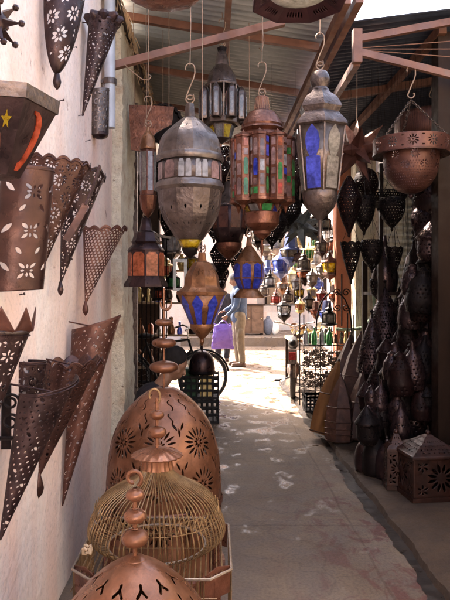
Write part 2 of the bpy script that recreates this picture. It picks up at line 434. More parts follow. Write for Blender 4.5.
# right side shop floor, raised, with ragged edge falling to the gutter
def rag(y): return .010*math.sin(y*2.1)+.005*math.sin(y*8.7+1)+.003*math.sin(y*23)+.003*math.sin(y*51)
v = []; f = []; ys = [-4+i*.05 for i in range(282)]
for y in ys:
    e = 1.145+rag(y)
    v += [(e, y, .0), (e+.012, y, .045+.006*math.sin(y*9)), (e+.09, y, .055), (1.9, y, .06), (3.2, y, .06)]
for i in range(len(ys)-1):
    for k in range(4): f.append((i*5+k, i*5+k+1, i*5+5+k+1, i*5+5+k))
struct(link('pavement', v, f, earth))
v = []; f = []
for y in ys:
    v += [(1.075+2.2*rag(y*1.3+5), y, .004), (1.16+rag(y), y, .004)]
for i in range(len(ys)-1): f.append((i*2, i*2+1, i*2+3, i*2+2))
struct(link('gutter', v, f, gutterm))
# left wall (subdivided & gently uneven)
def wall_sheet(name, x, y0, y1, z0, z1, m, amp, label, thick=.3, dy=.12, seed=0, rag_end=0):
    rnd = random.Random(seed); ny = int((y1-y0)/dy); nz = int((z1-z0)/dy); v = []; f = []
    for i in range(ny+1):
        for j in range(nz+1):
            y = y0+(y1-y0)*i/ny; z = z0+(z1-z0)*j/nz
            d = amp*(math.sin(y*2.1+z*.7+seed)+.6*math.sin(z*3.3+y)+.5*rnd.uniform(-1, 1))
            yy = y+(rag_end*rnd.uniform(-1, 1) if i == ny else 0)
            v.append((x+d, yy, z))
    for i in range(ny):
        for j in range(nz): a = i*(nz+1)+j; f.append((a, a+nz+1, a+nz+2, a+1))
    nb = len(v); v += [(x-thick, y0, z0), (x-thick, y1, z0), (x-thick, y1, z1), (x-thick, y0, z1)]
    e0 = [j for j in range(nz+1)]; e1 = [ny*(nz+1)+j for j in range(nz+1)]
    f.append(tuple(e0)+(nb+3, nb)); f.append(tuple(reversed(e1))+(nb+1, nb+2))
    f.append(tuple(i*(nz+1)+nz for i in range(ny+1))+(nb+2, nb+3)); f.append((nb, nb+3, nb+2, nb+1))
    return tag(link(name, v, f, m), label, 'wall')
wall_sheet('plaster_wall', -.762, -1.5, 4.715, -.02, 5.2, plaster, .004, 'pink whitewashed plaster wall hung with pierced metal sconces', .35, .14, 1)
wall_sheet('pilaster', -.675, 4.72, 5.42, -.02, 3.62, plaster2, .014, 'rough cream pilaster with flaking plaster at the wall end', .42, .05, 5, .03)
# upper part of the left building further in, over the shop
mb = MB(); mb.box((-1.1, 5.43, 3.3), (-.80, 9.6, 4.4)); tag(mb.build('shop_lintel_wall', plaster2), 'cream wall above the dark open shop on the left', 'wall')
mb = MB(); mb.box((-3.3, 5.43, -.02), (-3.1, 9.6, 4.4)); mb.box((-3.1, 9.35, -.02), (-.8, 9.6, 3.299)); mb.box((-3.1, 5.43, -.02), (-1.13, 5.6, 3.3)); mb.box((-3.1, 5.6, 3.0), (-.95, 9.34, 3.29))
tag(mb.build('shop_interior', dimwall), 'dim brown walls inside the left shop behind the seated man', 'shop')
# right shops
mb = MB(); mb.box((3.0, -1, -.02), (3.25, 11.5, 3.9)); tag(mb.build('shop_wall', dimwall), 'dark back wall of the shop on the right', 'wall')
mb = MB(); mb.box((1.5, -1, 0), (1.75, 3.6, 2.5)); mb.box((1.751, 3.5, 0), (2.35, 3.6, 3.3)); tag(mb.build('shading_facade', plaster2), 'cream facade unseen beside the camera, placed to keep front light off the dark shop', 'wall')  # out of view; set close in to block front light to the right shop
mb = MB(); mb.box((2.351, 3.45, 0), (2.99, 3.6, 3.4)); tag(mb.build('shading_partition', dimwall), 'brown partition, unseen, added to keep light out of the right shop', 'wall')  # out of view; added to stop camera-side light entering the shop
mb = MB(); mb.box((2.0, 9.5, 0.0), (2.98, 9.7, 3.3)); tag(mb.build('cross_wall', whitew), 'whitewashed end wall behind the hanging black sconces', 'wall')
# pillars
p = P(343, 360, 8.6)
mb = MB(); mb.box((p.x-.11, 8.5, .0), (p.x+.11, 8.75, 3.3)); pil = mb.build('pillar', terra); tag(pil, 'terracotta painted pillar behind the iron display rack', 'pillar')
p = P(364, 360, 8.0)
mb = MB(); mb.box((p.x-.12, 7.95, .05), (p.x+.14, 8.2, 3.3)); tag(mb.build('pillar', plaster2), 'pale plaster pillar just right of the terracotta pillar', 'pillar')
mb = MB(); a = P(352, 338, 7.7); b = P(375, 308, 7.4); mb.tube([P(336, 329, 7.8), P(350, 330, 7.8), P(366, 327, 7.8), P(375, 310, 7.8), P(373, 285, 7.8), P(376, 262, 7.8)], .022, 8)
tag(mb.build('rail', metal('pale_green_paint', (.12, .17, .12), (.2, .26, .2), 0, .5, 8)), 'pale green bent pipe rail crossing the plaster pillar', 'rail')
mb = MB(); mb.box((1.735, 4.75, .05), (1.83, 4.9, 3.5)); tag(mb.build('wooden_post', wood), 'dark wooden post at the right edge of the photo', 'post')
# striped shutter; the light falling on it is put into the pale slat colour
t = thing('roller_shutter', 'narrow ribbed metal shutter coloured as if lit, beyond the black cones', 'shutter', (0, 0, 0))
mb = MB(); x0 = P(383, 0, 7.0).x; x1 = P(412, 0, 7.0).x; prev = None
nz = 150
v = []; f = []
for i in range(nz+1):
    z = .6+2.2*i/nz; d = .028*math.sin(i*2*PI/5)
    v += [(x0, 7.0+d, z), (x1, 7.0+d, z)]
for i in range(nz): f.append((i*2, i*2+1, i*2+3, i*2+2))
link('slats', v, f, metal('cream_shutter_lit_tone', (.68, .6, .45), (.82, .76, .6), 0, .5, 8), t, .003)
mb = MB(); mb.box((x0-.04, 6.98, .05), (x0-.002, 7.04, 2.85)); mb.box((x1+.002, 6.98, .05), (x1+.04, 7.04, 2.85)); mb.box((x0-.04, 6.98, 2.851), (x1+.04, 7.04, 2.93)); mb.build('frame', wood, t)

# roofs
def corr_roof(name, x0, x1, y0, y1, z0, z1, m, label, per=.09, amp=.012):
    ny = int((y1-y0)/per*8); v = []; f = []
    for i in range(ny+1):
        y = y0+(y1-y0)*i/ny; d = amp*math.sin(2*PI*y/per)
        r0 = .02*math.sin(y*4)+.01*math.sin(y*11)
        v += [(x0, y, z0+d), ((x0+x1)/2, y, (z0+z1)/2+d-.012), (x1+r0, y, z1+d)]
    for i in range(ny):
        for k in (0, 1): f.append((i*3+k, i*3+k+1, i*3+3+k+1, i*3+3+k))
    return tag(link(name, v, f, m, None, .001), label, 'roof')
LZ0, LZ1 = 3.72, 3.44
corr_roof('corrugated_roof', -.80, .93, 4.02, 9.2, LZ0+.09, LZ1+.09, galv, 'grey corrugated metal roof over the alley')
v = corr_roof('corrugated_roof', 1.02, 3.2, 4.55, 9.6, 3.50, 3.80, navy, 'dark corrugated metal roof over the right shop')
def roofz(x): return LZ0+(LZ1-LZ0)*(x+.80)/1.73
def beam(a, b, w, h, label, name='roof_beam', m=paintedbeam, grp='painted roof beams'):
    mb = MB(); mb.bar(a, b, w, h); return tag(mb.build(name, m), label, 'beam', grp)
for Y, l in ((5.0, 'nearest red-brown cross beam under the grey alley roof'), (6.17, 'second red-brown cross beam under the alley roof, above the tall clear lantern'),
             (7.4, 'third cross beam under the alley roof, low behind the copper lanterns'), (8.7, 'farthest cross beam at the bright end of the alley roof')):
    beam((-.78, Y, roofz(-.78)+.02), (.86, Y, roofz(.86)+.02), .05, .06, l)
beam((.115, 4.0, roofz(.115)-.035), (.115, 9.1, roofz(.115)-.035), .045, .05, 'long red-brown beam running away under the middle of the grey roof')
beam((.875, 4.0, roofz(.875)-.04), (.875, 9.2, roofz(.875)-.04), .045, .07, 'long rafter under the right eave of the grey roof, inner of the pair')
beam((.955, 4.0, roofz(.93)-.03), (.955, 9.2, roofz(.93)-.03), .05, .06, 'long rafter at the very edge of the grey roof beside the slit of sky')
beam(P(113, 66, 4.3), P(284, 22, 4.3), .05, .05, 'thin slanting red-brown bar carrying wire hooks across the alley')
# reed edging along left side of roof
t = thing('reed_edging', 'ragged brown reed and batten edging where the grey roof meets the wall', 'edging', (0, 0, 0))
mb = MB(); mb.bar((-.70, 4.05, 3.60), (-.70, 9.0, 3.60), .05, .05); mb.bar((-.715, 4.05, 3.69), (-.715, 9.0, 3.69), .04, .04); mb.build('batten', wood, t)
mb = MB(); rr = random.Random(3)
for i in range(260):
    y = 4.05+rr.random()*4.7; x = -.74+rr.random()*.08; mb.tube([(x, y, 3.7), (x+rr.uniform(.0, .05), y+rr.uniform(-.06, .06), 3.7-rr.uniform(.05, .22))], .004, 4)
tag(mb.build('reeds', woodl, t), kind='stuff')
# truss on right
t = thing('truss', 'red-brown steel truss at the front edge of the dark right roof', 'truss', (0, 0, 0))
for a, b, w, h in ((P(358, 39, 4.6), P(520, 9, 4.6), .04, .05), (P(358, 52, 4.6), P(520, 92, 4.6), .04, .05), (P(357, 30, 4.6), P(357, 63, 4.6), .064, .066)):
    mb = MB(); mb.bar(a, b, w, h); mb.build('chord', paintedbeam, t)
mb = MB()
for k in range(3): mb.tube([P(360, 48+k, 4.6), P(520, 36+k*13, 4.6)], .004, 4)
mb.build('tie_wire', paintedbeam, t)
beam(P(357, 62, 4.65), P(322, 118, 7.4), .05, .06, 'slanting strut below the left end of the truss')
beam((1.1, 6.2, 3.42), (3.0, 6.2, 3.72), .06, .07, 'dim cross beam under the dark right roof')
beam((1.75, 4.7, 3.5), (1.75, 9.3, 3.5), .06, .07, 'dim long beam under the dark right roof')

# far end
mb = MB(); mb.box((-.8, 15.9, 0), (6, 20.5, .22)); struct(mb.build('terrace', concrete))
mb = MB()
for k in range(4): mb.box((1.32, 18.6+k*.45, .221+k*.17), (4, 20.4, .39+k*.17))
tag(mb.build('stone_steps', whitew), 'pale sunlit stone steps at the far end of the alley', 'steps')
fw = thing('far_house', 'sun-bleached white house closing the far end of the alley', 'house', (2, 21, 0))
mb = MB(); mb.box((-3.5, -.1, -.05), (7, .3, 7)); w = mb.build('wall', whitew, fw)
mb = MB(); mb.box((-.15, -.16, .95), (.75, -.101, 2.9)); d = mb.build('door', woodl, fw)
mb = MB(); mb.box((-.22, -.2, .95), (-.152, -.1, 2.97)); mb.box((.752, -.2, .95), (.82, -.1, 2.97)); mb.box((-.22, -.2, 2.971), (.82, -.1, 3.05)); mb.build('frame', wood, d)
hw = thing('pink_house', 'pink brick house wall behind the man in the denim jacket', 'house', (-1, 17.6, 0))
mb = MB(); mb.box((-4, 0, -.05), (2.28, 3.2, 4.2)); mb.build('wall', brickw, hw)
mb = MB(); mb.box((.6, -.05, .222), (1.35, -.001, 2.2)); mb.build('door', wood, hw)
rh = thing('white_house', 'white house on the right beyond the hanging lamps', 'house', (4, 14, 0))
mb = MB(); mb.box((-1.15, -2.6, 0), (3, 6, 6)); mb.build('wall', whitew, rh)
for k in range(3):
    mb = MB(); mb.box((-1.2, -1.9+k*1.7, 1.4), (-1.151, -1.2+k*1.7, 2.4)); w = mb.build('window', clearg, rh)
    mb = MB(); mb.box((-1.23, -1.96+k*1.7, 1.33), (-1.152, -1.901+k*1.7, 2.46)); mb.box((-1.23, -1.199+k*1.7, 1.33), (-1.152, -1.14+k*1.7, 2.46)); mb.build('frame', wood, w)
bh = thing('sun_bounce_house', 'unseen whitewashed house added behind the camera to bounce sunlight into the alley', 'house', (0, -15, 0))  # unseen house, added so its sunlit front bounces fill into the alley
mb = MB(); mb.box((-9, -.5, -.05), (9, 0, 6.5)); mb.build('wall', whitew, bh)
# cabinet
t = thing('wooden_cabinet', 'low brown wooden cabinet beside the steps behind the man', 'cabinet', P(252, 334, 17)-Vector((0, 0, P(0, 334, 17).z-.22)))
mb = MB(); mb.box((-.38, -.2, .05), (.3, .25, .8)); cabm = metal('cabinet_wood', (.09, .045, .022), (.17, .09, .05), 0, .6, 6); mb.build('body', cabm, t)
mb = MB(); mb.box((-.42, -.24, .801), (.34, .27, .84)); mb.build('top', wood, t)
for x in (-.36, -.02): mb = MB(); mb.box((x, -.22, .1), (x+.3, -.201, .75)); d = mb.build('door', cabm, t); mb = MB(); mb.ball((x+.26, -.23, .45), .015, 8); mb.build('handle', goldm, d)
for x in (-.36, .24):
    mb = MB(); mb.box((x, -.18, 0), (x+.05, .2, .049)); mb.build('leg', wood, t)
# sacks beside cabinet
for (px, s, l) in ((268, .16, 'small grey sack leaning on the cabinet'), (275, .12, 'smaller pale sack on the terrace right of the grey sack')):
    c = P(px, 330, 17); mb = MB(); mb.ball((c.x, 17, .22+s*1.4), s, 12, (1, .8, 1.5)); mb.ball((c.x, 17, .22+s*2.9), s*.35, 8); tag(mb.build('sack', paperw if s < .15 else greycl), l, 'sack')

# ------------------------------------------------------------------ left wall fittings
def ruled(name, label, L_, R_, B1, B2, bulge, m, hole=None, rim=None, wfun=None, nu=90, nv=110, full=False, thick=.002, zlip=0, cat='wall sconce', group='pierced metal sconces on the pink wall', bulb=None, extra=None):
    """sheet metal sconce: curved top rim L_->R_, narrowing to B1->B2 below"""
    o0 = (L_+R_)/2; base = Vector((o0.x, o0.y, o0.z))
    L, Rr, b1, b2 = [np.array(p-base) for p in (L_, R_, B1, B2)]
    ax = (R_-L_); nrm = np.array(Vector((ax.y, -ax.x, 0)).normalized())   # towards the viewer
    W = ax.length; H = (o0-(B1+B2)/2).length; Wb = (B2-B1).length
    t = thing(name, label, cat, base, group)
    def S(U, V):
        th = PI*U*(2 if full else 1)
        c = -np.cos(th); s = np.sin(th)*bulge
        w = wfun(V) if wfun else 1-V
        cen = np.array([(L+Rr)/2*(1) for _ in (0,)])[0]; ceb = (b1+b2)/2
        wid = (Rr-L)/2; wib = (b2-b1)/2
        vv = V[..., None]; ww = w[..., None]
        k = Wb/W
        p = cen*(1-vv)+ceb*vv + (wid*ww+wib*(1-ww))*c[..., None] + nrm*(s*(w+(1-w)*k))[..., None]
        if rim is not None: p[..., 2] += rim(U)*np.clip(1-V*6, 0, 1)
        return p
    def hh(U, V):
        w = wfun(V) if wfun else 1-V
        x = (U-.5)*(W*1.35 if not full else W*2.8)*np.maximum(w+(1-w)*Wb/W, .02); y = V*H
        h = hole(x, y, H, W)
        e = np.minimum(np.minimum(y-.02, H-.03-y), 1) if not full else np.minimum(y-.02, H-.03-y)
        edge = W*.6*np.maximum(w+(1-w)*Wb/W, .02)-np.abs(x)
        if not full: e = np.minimum(e, edge)
        return np.where(e > .004, h, np.maximum(h, .004))
    marching('pierced_sheet', S, nu, nv, hh if hole else None, m, t, thick, full)
    # rolled rim
    u = np.linspace(0, 1, 25); rp = S(u[None, :], np.zeros((1, 25)))[0]
    mb = MB(); mb.tube([Vector(q)+Vector((0, 0, -.012)) for q in rp], .003, 6); mb.build('rim', m, t)
    # bracket back to the wall
    mb = MB(); c = Vector(((L+Rr)/2)); mb.tube([c+Vector(nrm)*bulge*.2+Vector((0, 0, -.03)), c-Vector((c.x+base.x+.766, 0, .0))+Vector((0, 0, .0))], .004, 6)
    mb.build('wall_hook', m, t)
    if bulb:
        e = Vector((b1+b2)/2); mb = MB(); s_ = bulb
        mb.lathe([(.002, .03*s_), (.006*s_, .022*s_), (.012*s_, .0), (.016*s_, -.02*s_), (.012*s_, -.036*s_), (.001, -.05*s_)], 12, e+Vector((0, 0, -.01*s_))); mb.build('finial', m, t)
    return t
# patterns
pat_cluster = lambda x, y, H, W: mn(tilef(x, y, .058, .05, lambda a, b: flower(a, b, 0, 0, .021, 6, .34, .25)), dots(x+.014, y, .029, .0028))
pat_small = lambda x, y, H, W: mn(dots(x, y, .022, .0036), tilef(x, y, .088, .066, lambda a, b: petal(a, b, 0, 0, .8, .026, .009)))
pat_fine = lambda x, y, H, W: mn(tilef(x, y, .074, .066, lambda a, b: mn(flower(a, b, 0, 0, .026, 10, .26, .42), np.hypot(a, b)-.0045, flower(np.abs(a)-.037, np.abs(b)-.033, 0, 0, .012, 4, .4, .2))), dots(x, y+.01, .037, .0026))
pat_dash = lambda x, y, H, W: mn(tilef(x, y, .041, .034, lambda a, b: petal(a, b, .004*np.sin(y*60), 0, 2.2, .017, .0065)), tilef(x+.02, y, .07, .05, lambda a, b: petal(a, b, 0, 0, .6, .02, .007)), dots(x, y, .03, .0025))
pat_lat = lambda x, y, H, W: tilef(x, y, .019, .017, lambda a, b: petal(a, b, 0, 0, 1.57, .0165, .012))
def pat_big(x, y, H, W):
    h = None
    for cy in (.1, .25, .40): h0 = mn(flower(x, y, 0, cy*H/.5*1.05, .038, 4, .3, .3), flower(x, y, 0, cy*H/.5*1.05, .022, 4, .34, .3, PI/4)); h = h0 if h is None else mn(h, h0)
    h = mn(h, petal(np.abs(x), y, .075, .17*H*1, 2.4, .05, .016), petal(np.abs(x), y, .075, .5*H, .7, .05, .018), petal(np.abs(x), y, .07, .8*H, 2.4, .05, .016), petal(np.abs(x), y, .03, .34*H, .9, .03, .012), petal(np.abs(x), y, .03, .68*H, 2.2, .03, .012))
    return h
def pat_flow(x, y, H, W):
    return mn(tilef(x, y, .095, .088, lambda a, b: mn(flower(a, b, 0, 0, .036, 8, .36, .3), np.hypot(a, b)-.004)), dots(x, y, .0475, .003))
def pat_scroll(x, y, H, W):
    return mn(tilef(x, y, .05, .055, lambda a, b: mn(np.abs(np.hypot(a, b)-.014)-.0035+np.where(a > .005, .1, 0), petal(a, b, .016, 0, 1.57, .024, .007))), dots(x, y, .025, .0025))
scal = lambda n, a: (lambda U: a*np.abs(np.sin(U*PI*n))-a)
crown = lambda n, a: (lambda U: a*(1-np.abs(np.mod(U*n, 1)-.5)*2)-a)

ruled('wall_sconce', 'tall half-cylinder sconce with large star cutouts at the left edge', P(2, 166, 2.1), P(53, 170, 2.22), P(-9, 290, 2.1), P(41, 291, 2.2), .07, rust, pat_big, wfun=lambda V: 1-V*.0, nu=110)
ruled('wall_sconce', 'deep pierced bowl sconce with flower cutouts cut off by the top edge', P(46, -48, 2.72), P(85, -45, 2.9), P(56, 74, 2.75), P(58, 74, 2.76), .10, rust2, pat_flow, wfun=lambda V: (1-V**2.3)**.62, nu=110, bulb=1.2)
t = ruled('wall_sconce', 'slim dark cone sconce with a ruffled collar below the roof edge', P(89, 18, 3.6), P(118, 26, 3.7), P(82, 116, 3.6), P(83, 116, 3.6), .09, rust2, pat_small, nv=100)
c = Vector((0, 0, 0)); mb = MB(); mb.lathe([(.06, -.03), (.085, -.02), (.105, .01), (.10, .03), (.08, .025), (.07, .0)], 60, c, 0, 9, .14); mb.build('ruffled_collar', rust2, t)
t = ruled('wall_sconce', 'short grey half-cylinder sconce with dark rounded base beside the pipe', P(91, 89, 3.95), P(107, 90, 4.05), P(90, 134, 3.95), P(107, 136, 4.05), .06, silverd, pat_scroll, wfun=lambda V: 1-V*0, nu=60, nv=70)
mb = MB(); a = P(90, 134, 3.95)-Vector(t.location); b = P(107, 136, 4.05)-Vector(t.location); mb.ball((a+b)/2+Vector((.01, -.01, 0)), .055, 14, (1, 1, .55)); mb.build('base_cap', rust2, t)
ruled('wall_sconce', 'wide fan sconce with a scalloped rim, left half of the overlapping pair', P(27, 153, 2.5), P(90, 164, 2.62), P(43, 264, 2.55), P(46, 262, 2.56), .08, rust, pat_fine, rim=scal(7, .018), nu=140)
t = ruled('wall_sconce', 'wedge sconce with a plain curved band tucked behind the scalloped fan', P(62, 160, 2.85), P(104, 176, 2.95), P(60, 284, 2.85), P(61, 284, 2.85), .12, rust2, pat_fine, rim=scal(4, .02), nu=140, bulb=.9)
mb = MB()
pts = [P(100, 166, 2.72)-t.location, P(93, 188, 2.70)-t.location, P(82, 212, 2.68)-t.location, P(66, 240, 2.66)-t.location]
pts = [Vector(q) for q in cr([tuple(q) for q in pts], 14)]
for a, b in zip(pts[:-1], pts[1:]): mb.bar(a, b+(b-a)*.1, .008, .03)
mb.build('band', rust, t)
ruled('wall_sconce', 'finely latticed wedge sconce with scalloped rim hung alone in mid wall', P(83, 226, 3.45), P(126, 226, 3.6), P(85, 304, 3.45), P(86, 304, 3.45), .09, rust3, pat_lat, rim=scal(6, .02), nu=150, nv=150, bulb=1.1)
t = ruled('wall_sconce', 'dark cone sconce with a pointed crown rim cut off by the left edge', P(-24, 331, 1.9), P(27, 331, 2.02), P(-18, 452, 1.9), P(-17, 452, 1.9), .08, rust2, pat_cluster, nu=120)
def crS(U, V):
    L = np.array(P(-24, 331, 1.9)-t.location); Rr = np.array(P(27, 331, 2.02)-t.location); th = PI*U
    n_ = np.array(Vector((.12, -.155, 0)).normalized()); c_ = -np.cos(th)[..., None]; s_ = np.sin(th)[..., None]*.085
    h = V*(.075*(1-np.abs(np.mod(U*4, 1)-.5)*2)+.005)
    p = (L+Rr)/2+(Rr-L)/2*c_*(1+.25*V[..., None])+n_*s_*(1+.3*V[..., None]); p[..., 2] += h; return p
marching('crown', crS, 64, 6, None, rust3, t, .002)
mb = MB(); q = crS(np.linspace(0, 1, 30)[None, :], np.zeros((1, 30)))[0]; mb.tube([Vector(k) for k in q], .006, 8); mb.build('ring', silverd, t)
ruled('wall_sconce', 'dark cylinder sconce with scrollwork and open top behind the front cone', P(15, 361, 2.45), P(45, 360, 2.55), P(4, 446, 2.45), P(30, 446, 2.55), .055, rust2, pat_scroll, wfun=lambda V: 1-V*0, full=True, nu=140)
ruled('wall_sconce', 'full cone sconce with scalloped mouth and a drop finial', P(44, 362, 2.75), P(101, 355, 2.9), P(38, 478, 2.72), P(39, 478, 2.72), .12, rust, pat_small, rim=scal(12, .022), full=True, nu=240, bulb=1.5)
ruled('wall_sconce', 'large plain-rimmed half-cone sconce nearest the dome lanterns', P(72, 329, 3.25), P(121, 314, 3.3), P(62, 506, 3.1), P(63, 506, 3.1), .12, rust3, pat_dash, nu=130, nv=190)
ruled('wall_sconce', 'foremost long dark half-cone sconce with a rising rim', P(19, 392, 2.2), P(76, 374, 2.35), P(-1, 540, 2.15), P(1, 540, 2.15), .09, rust2, pat_small, rim=lambda U: -.012*np.sin(U*PI), nu=130, nv=160)
# wall bracket plate beneath cylinder
t = thing('iron_bracket', 'flat dark scrolled iron bracket at the left edge under the cylinder sconce', 'bracket', P(6, 400, 2.2))
mb = MB(); mb.bar(P(4, 385, 2.25)-t.location, P(4, 449, 2.25)-t.location, .05, .012); mb.build('plate', black, t)
mb = MB(); mb.tube([P(-30, 439, 2.2)-t.location, P(17, 438, 2.2)-t.location], .008, 8); mb.build('arm', black, t)
mb = MB()
for cy in (402, 422): mb.tube([P(11, cy, 2.2)-t.location+Vector((.03*math.cos(a)*(1-a/14), 0, .03*math.sin(a)*(1-a/14))) for a in [k*.4 for k in range(22)]], .005, 6)
mb.build('scroll', black, t)
# drain pipe
t = thing('drain_pipe', 'grey drain pipe running up the pink wall beside the ruffled cone', 'pipe', (-.70, 4.25, 0))
mb = MB(); mb.tube([(0, 0, P(0, 128, 4.25).z), (0, 0, 5.1)], .038, 14); mb.build('pipe', pipem, t)
for z in (2.95, 4.1): mb = MB(); mb.lathe([(.039, -.02), (.046, -.02), (.046, .02), (.039, .02)], 14, (0, 0, z)); mb.bar((-.06, 0, z), (-.03, 0, z), .03, .02); mb.build('clamp', silverd, t)
mb = MB(); mb.tube([P(99, 0, 4.4), P(100, 60, 4.4), P(101, 150, 4.4)], .014, 8); tag(mb.build('cable_conduit', terra), 'thin reddish conduit just left of the grey drain pipe', 'pipe')

# hexagonal star-and-moon lantern
def star2(n, r1, r2, rot=PI/2): return [((r1 if k % 2 == 0 else r2)*math.cos(rot+PI*k/n), (r1 if k % 2 == 0 else r2)*math.sin(rot+PI*k/n)) for k in range(2*n)]
c = P(-4, 118, 1.62)
t = thing('hexagonal_lantern', 'dark six-sided lantern with yellow star and orange moon windows at the left edge', 'lantern', c)
rot = R(-45); n6 = 6
mb = MB(); mb.lathe([(.12, .015), (.158, .02), (.163, .055), (.158, .055), (.12, .02)], 6, rot=rot); mb.build('flange', silverd, t)
mb = MB(); mb.lathe([(.13, .06), (.152, .02), (.06, -.155), (.03, -.16), (.0, -.16)], 6, rot=rot); mb.build('body', rust2, t)
mb = MB(); mb.tube([(-.1, 0, .03), (-(c.x+.765)*1.0, 0, .06)], .004, 6); mb.build('wall_hook', black, t)
for k in range(6):
    if k % 2 == 1:
        o = [(x*.2+.5, .72+y*.13) for x, y in star2(5, 1, .42)]; pane(t, .06, -.155, .152, .02, 6, k, rot, o, yellowg)
        o = [(.0+.3*math.cos(a), .42+.2*math.sin(a)) for a in [2*PI*q/14 for q in range(14)]]; pane(t, .06, -.155, .152, .02, 6, k, rot, o, orangeg); pane(t, .06, -.155, .152, .02, 6, k, rot, [((x)*1.22, .42+(y-.42)*1.22) for x, y in o], rust3, .0, 'window_frame')
    else:
        o = [(.75*math.cos(a)-.15, .5+.42*math.sin(a)) for a in [-1.7+3.4*q/11 for q in range(12)]]+[(.42*math.cos(a)-.2, .53+.34*math.sin(a)) for a in [1.6-3.2*q/11 for q in range(12)]]
        pane(t, .06, -.155, .152, .02, 6, k, rot, o, orangeg)
# star lantern with cones
def star_lantern(label, c, r, m, pts=14, base=.35, seed=1, knob=False, group='star shaped lanterns', up=.5):
    t = thing('star_lantern', label, 'star lantern', c, group); mb = MB(); mb.ball((0, 0, 0), r*base, 10); mb.build('core', m, t)
    for i in range(pts):
        z = 1-2*(i+.5)/pts; ph = i*2.39996+seed; s = math.sqrt(1-z*z); d = Vector((s*math.cos(ph), s*math.sin(ph), z))
        a = d.cross(Vector((.1, .2, .9))).normalized(); b = d.cross(a); w = r*.21; q = d*r*base*.8
        mb = MB(); v = [q+a*w, q+b*w, q-a*w, q-b*w, d*r]; mb.add(v, [(0, 1, 4), (1, 2, 4), (2, 3, 4), (3, 0, 4), (3, 2, 1, 0)])
        if knob: mb.ball(d*r, r*.12, 8)
        mb.build('point', m, t, 0, 10)
    mb = MB(); mb.tube([(0, 0, r*.5), (0, 0, r+up)], .003, 5); mb.build('hanging_wire', hookm, t)
    return t
star_lantern('dark spiky knobbed star lantern in the upper left corner', P(-8, 22, 1.75), .085, rust2, 14, .5, 2, True, None, .9)

# copper panel, ruffled disc behind
t = thing('copper_tray', 'square reddish copper tray hung flat under the roof beside the pilaster', 'tray', P(150, 128, 4.9))
mb = MB(); L = t.location
o = [P(129, 105, 4.9)-L, P(174, 107, 4.9)-L, P(172, 124, 4.9)-L, P(156, 133, 4.9)-L, P(141, 152, 4.9)-L, P(131, 150, 4.9)-L]
mb.prism([(q.x, q.z) for q in o], .02); mb.build('tray_sheet', copperd, t)
mb = MB(); mb.tube([Vector((-.12, 0, .17)), Vector((-.13, 0, .5)), Vector((-.13, .0, 1.0))], .003, 5); mb.tube([Vector((.15, 0, .16)), Vector((.15, 0, .95))], .003, 5); mb.build('hanging_wire', hookm, t)
t = thing('fluted_disc', 'black fluted metal disc behind the copper tray', 'disc', P(163, 124, 5.3))
mb = MB(); M = Matrix.Rotation(PI/2, 4, 'X'); n0 = len(mb.v); mb.lathe([(.0, 0), (.14, .0), (.15, .03), (.17, .03), (.175, 0), (.16, -.02), (0, -.02)], 90, (0, 0, 0), 0, 22, .035); mb.v = [M @ q for q in mb.v]; mb.build('disc', black, t)
mb = MB(); mb.tube([(0, 0, .17), (0, 0, 1.0)], .003, 5); mb.build('hanging_wire', hookm, t)

# ------------------------------------------------------------------ hanging lanterns
def hang(t, ztop, zroof, m=hookm, r=.0035):
    """loop on top of lantern, then S hook up to the beam/roof"""
    mb = MB(); mb.tube(ring((0, 0, ztop+.02), .022), .0035, 6, True); mb.build('loop', m, t)
    mb = MB()
    H = zroof-ztop
    if H > .25:
        shook(mb, (0, 0, ztop+.22), (0, 0, ztop+.03), r, .035)
        mb.tube([(0, 0, ztop+.20), (.004, 0, ztop+.2+(H-.2)*.5), (0, 0, zroof)], r*.8, 5)
    else: mb.tube([(0, 0, ztop+.03), (0, 0, zroof)], r, 5)
    mb.build('hook', m, t)

# A egg lantern
Y = 3.3; c = P(190, 186, Y); k = Y/F
t = thing('egg_lantern', 'large egg-shaped silver lantern with a glazed band and yellow glass tip', 'lantern', c)
def zz(py): return (186-py)*k
n = 12
def diam_hole(U, y, r):
    x = np.mod(U*12, 1)-.5; X = x*.09
    return mn(*[caps(X, y, *q, .0014) for q in ((0, .10, .007, .114), (.007, .114, 0, .128), (0, .128, -.007, .114))], petal(X, y, 0, .114, 1.57, .01, .006), *[np.hypot(X-a, y-b)-.0032 for a, b in ((-.012, .06), (.012, .06), (0, .05), (0, .07), (0, .035))])
pierced_lathe('upper_dome', [(.012, zz(117)), (.05*1, zz(120)), (27*k, zz(136)), (31.5*k, zz(150)), (32.5*k, zz(156))], diam_hole, silver, t, n, 840, 90, R(8))
mb = MB(); mb.lathe([(32*k, zz(155)), (34*k, zz(157)), (34.5*k, zz(160)), (33*k, zz(163))], 12, rot=R(8)); mb.build('upper_ring', silver, t)
mb = MB(); mb.lathe([(31.5*k, zz(162)), (32*k, zz(184))], 12, rot=R(8)); mb.build('glazed_band', silverd, t, .003)
mb = MB(); mb.lathe([(32*k, zz(182)), (34.5*k, zz(185)), (35*k, zz(189)), (33*k, zz(192))], 12, rot=R(8)); mb.build('lower_ring', silver, t)
pierced_lathe('lower_bowl', [(32.5*k, zz(191)), (31*k, zz(204)), (27*k, zz(218)), (19*k, zz(231)), (13*k, zz(240))], lambda U, y, r: mn(petal((np.mod(U*12, 1)-.5)*.09, y, 0, .1, 1.57, .024, .011), *[petal((np.mod(U*12, 1)-.5)*.09, y, sx, sy, 1.57, .015, .008) for sx, sy in ((-.018, .19), (.018, .19))]), silverd, t, n, 840, 80, R(8))
mb = MB(); mb.lathe([(12.5*k, zz(239)), (7*k, zz(249))], 6, rot=R(8)); mb.build('yellow_tip', yellowg, t, .003)
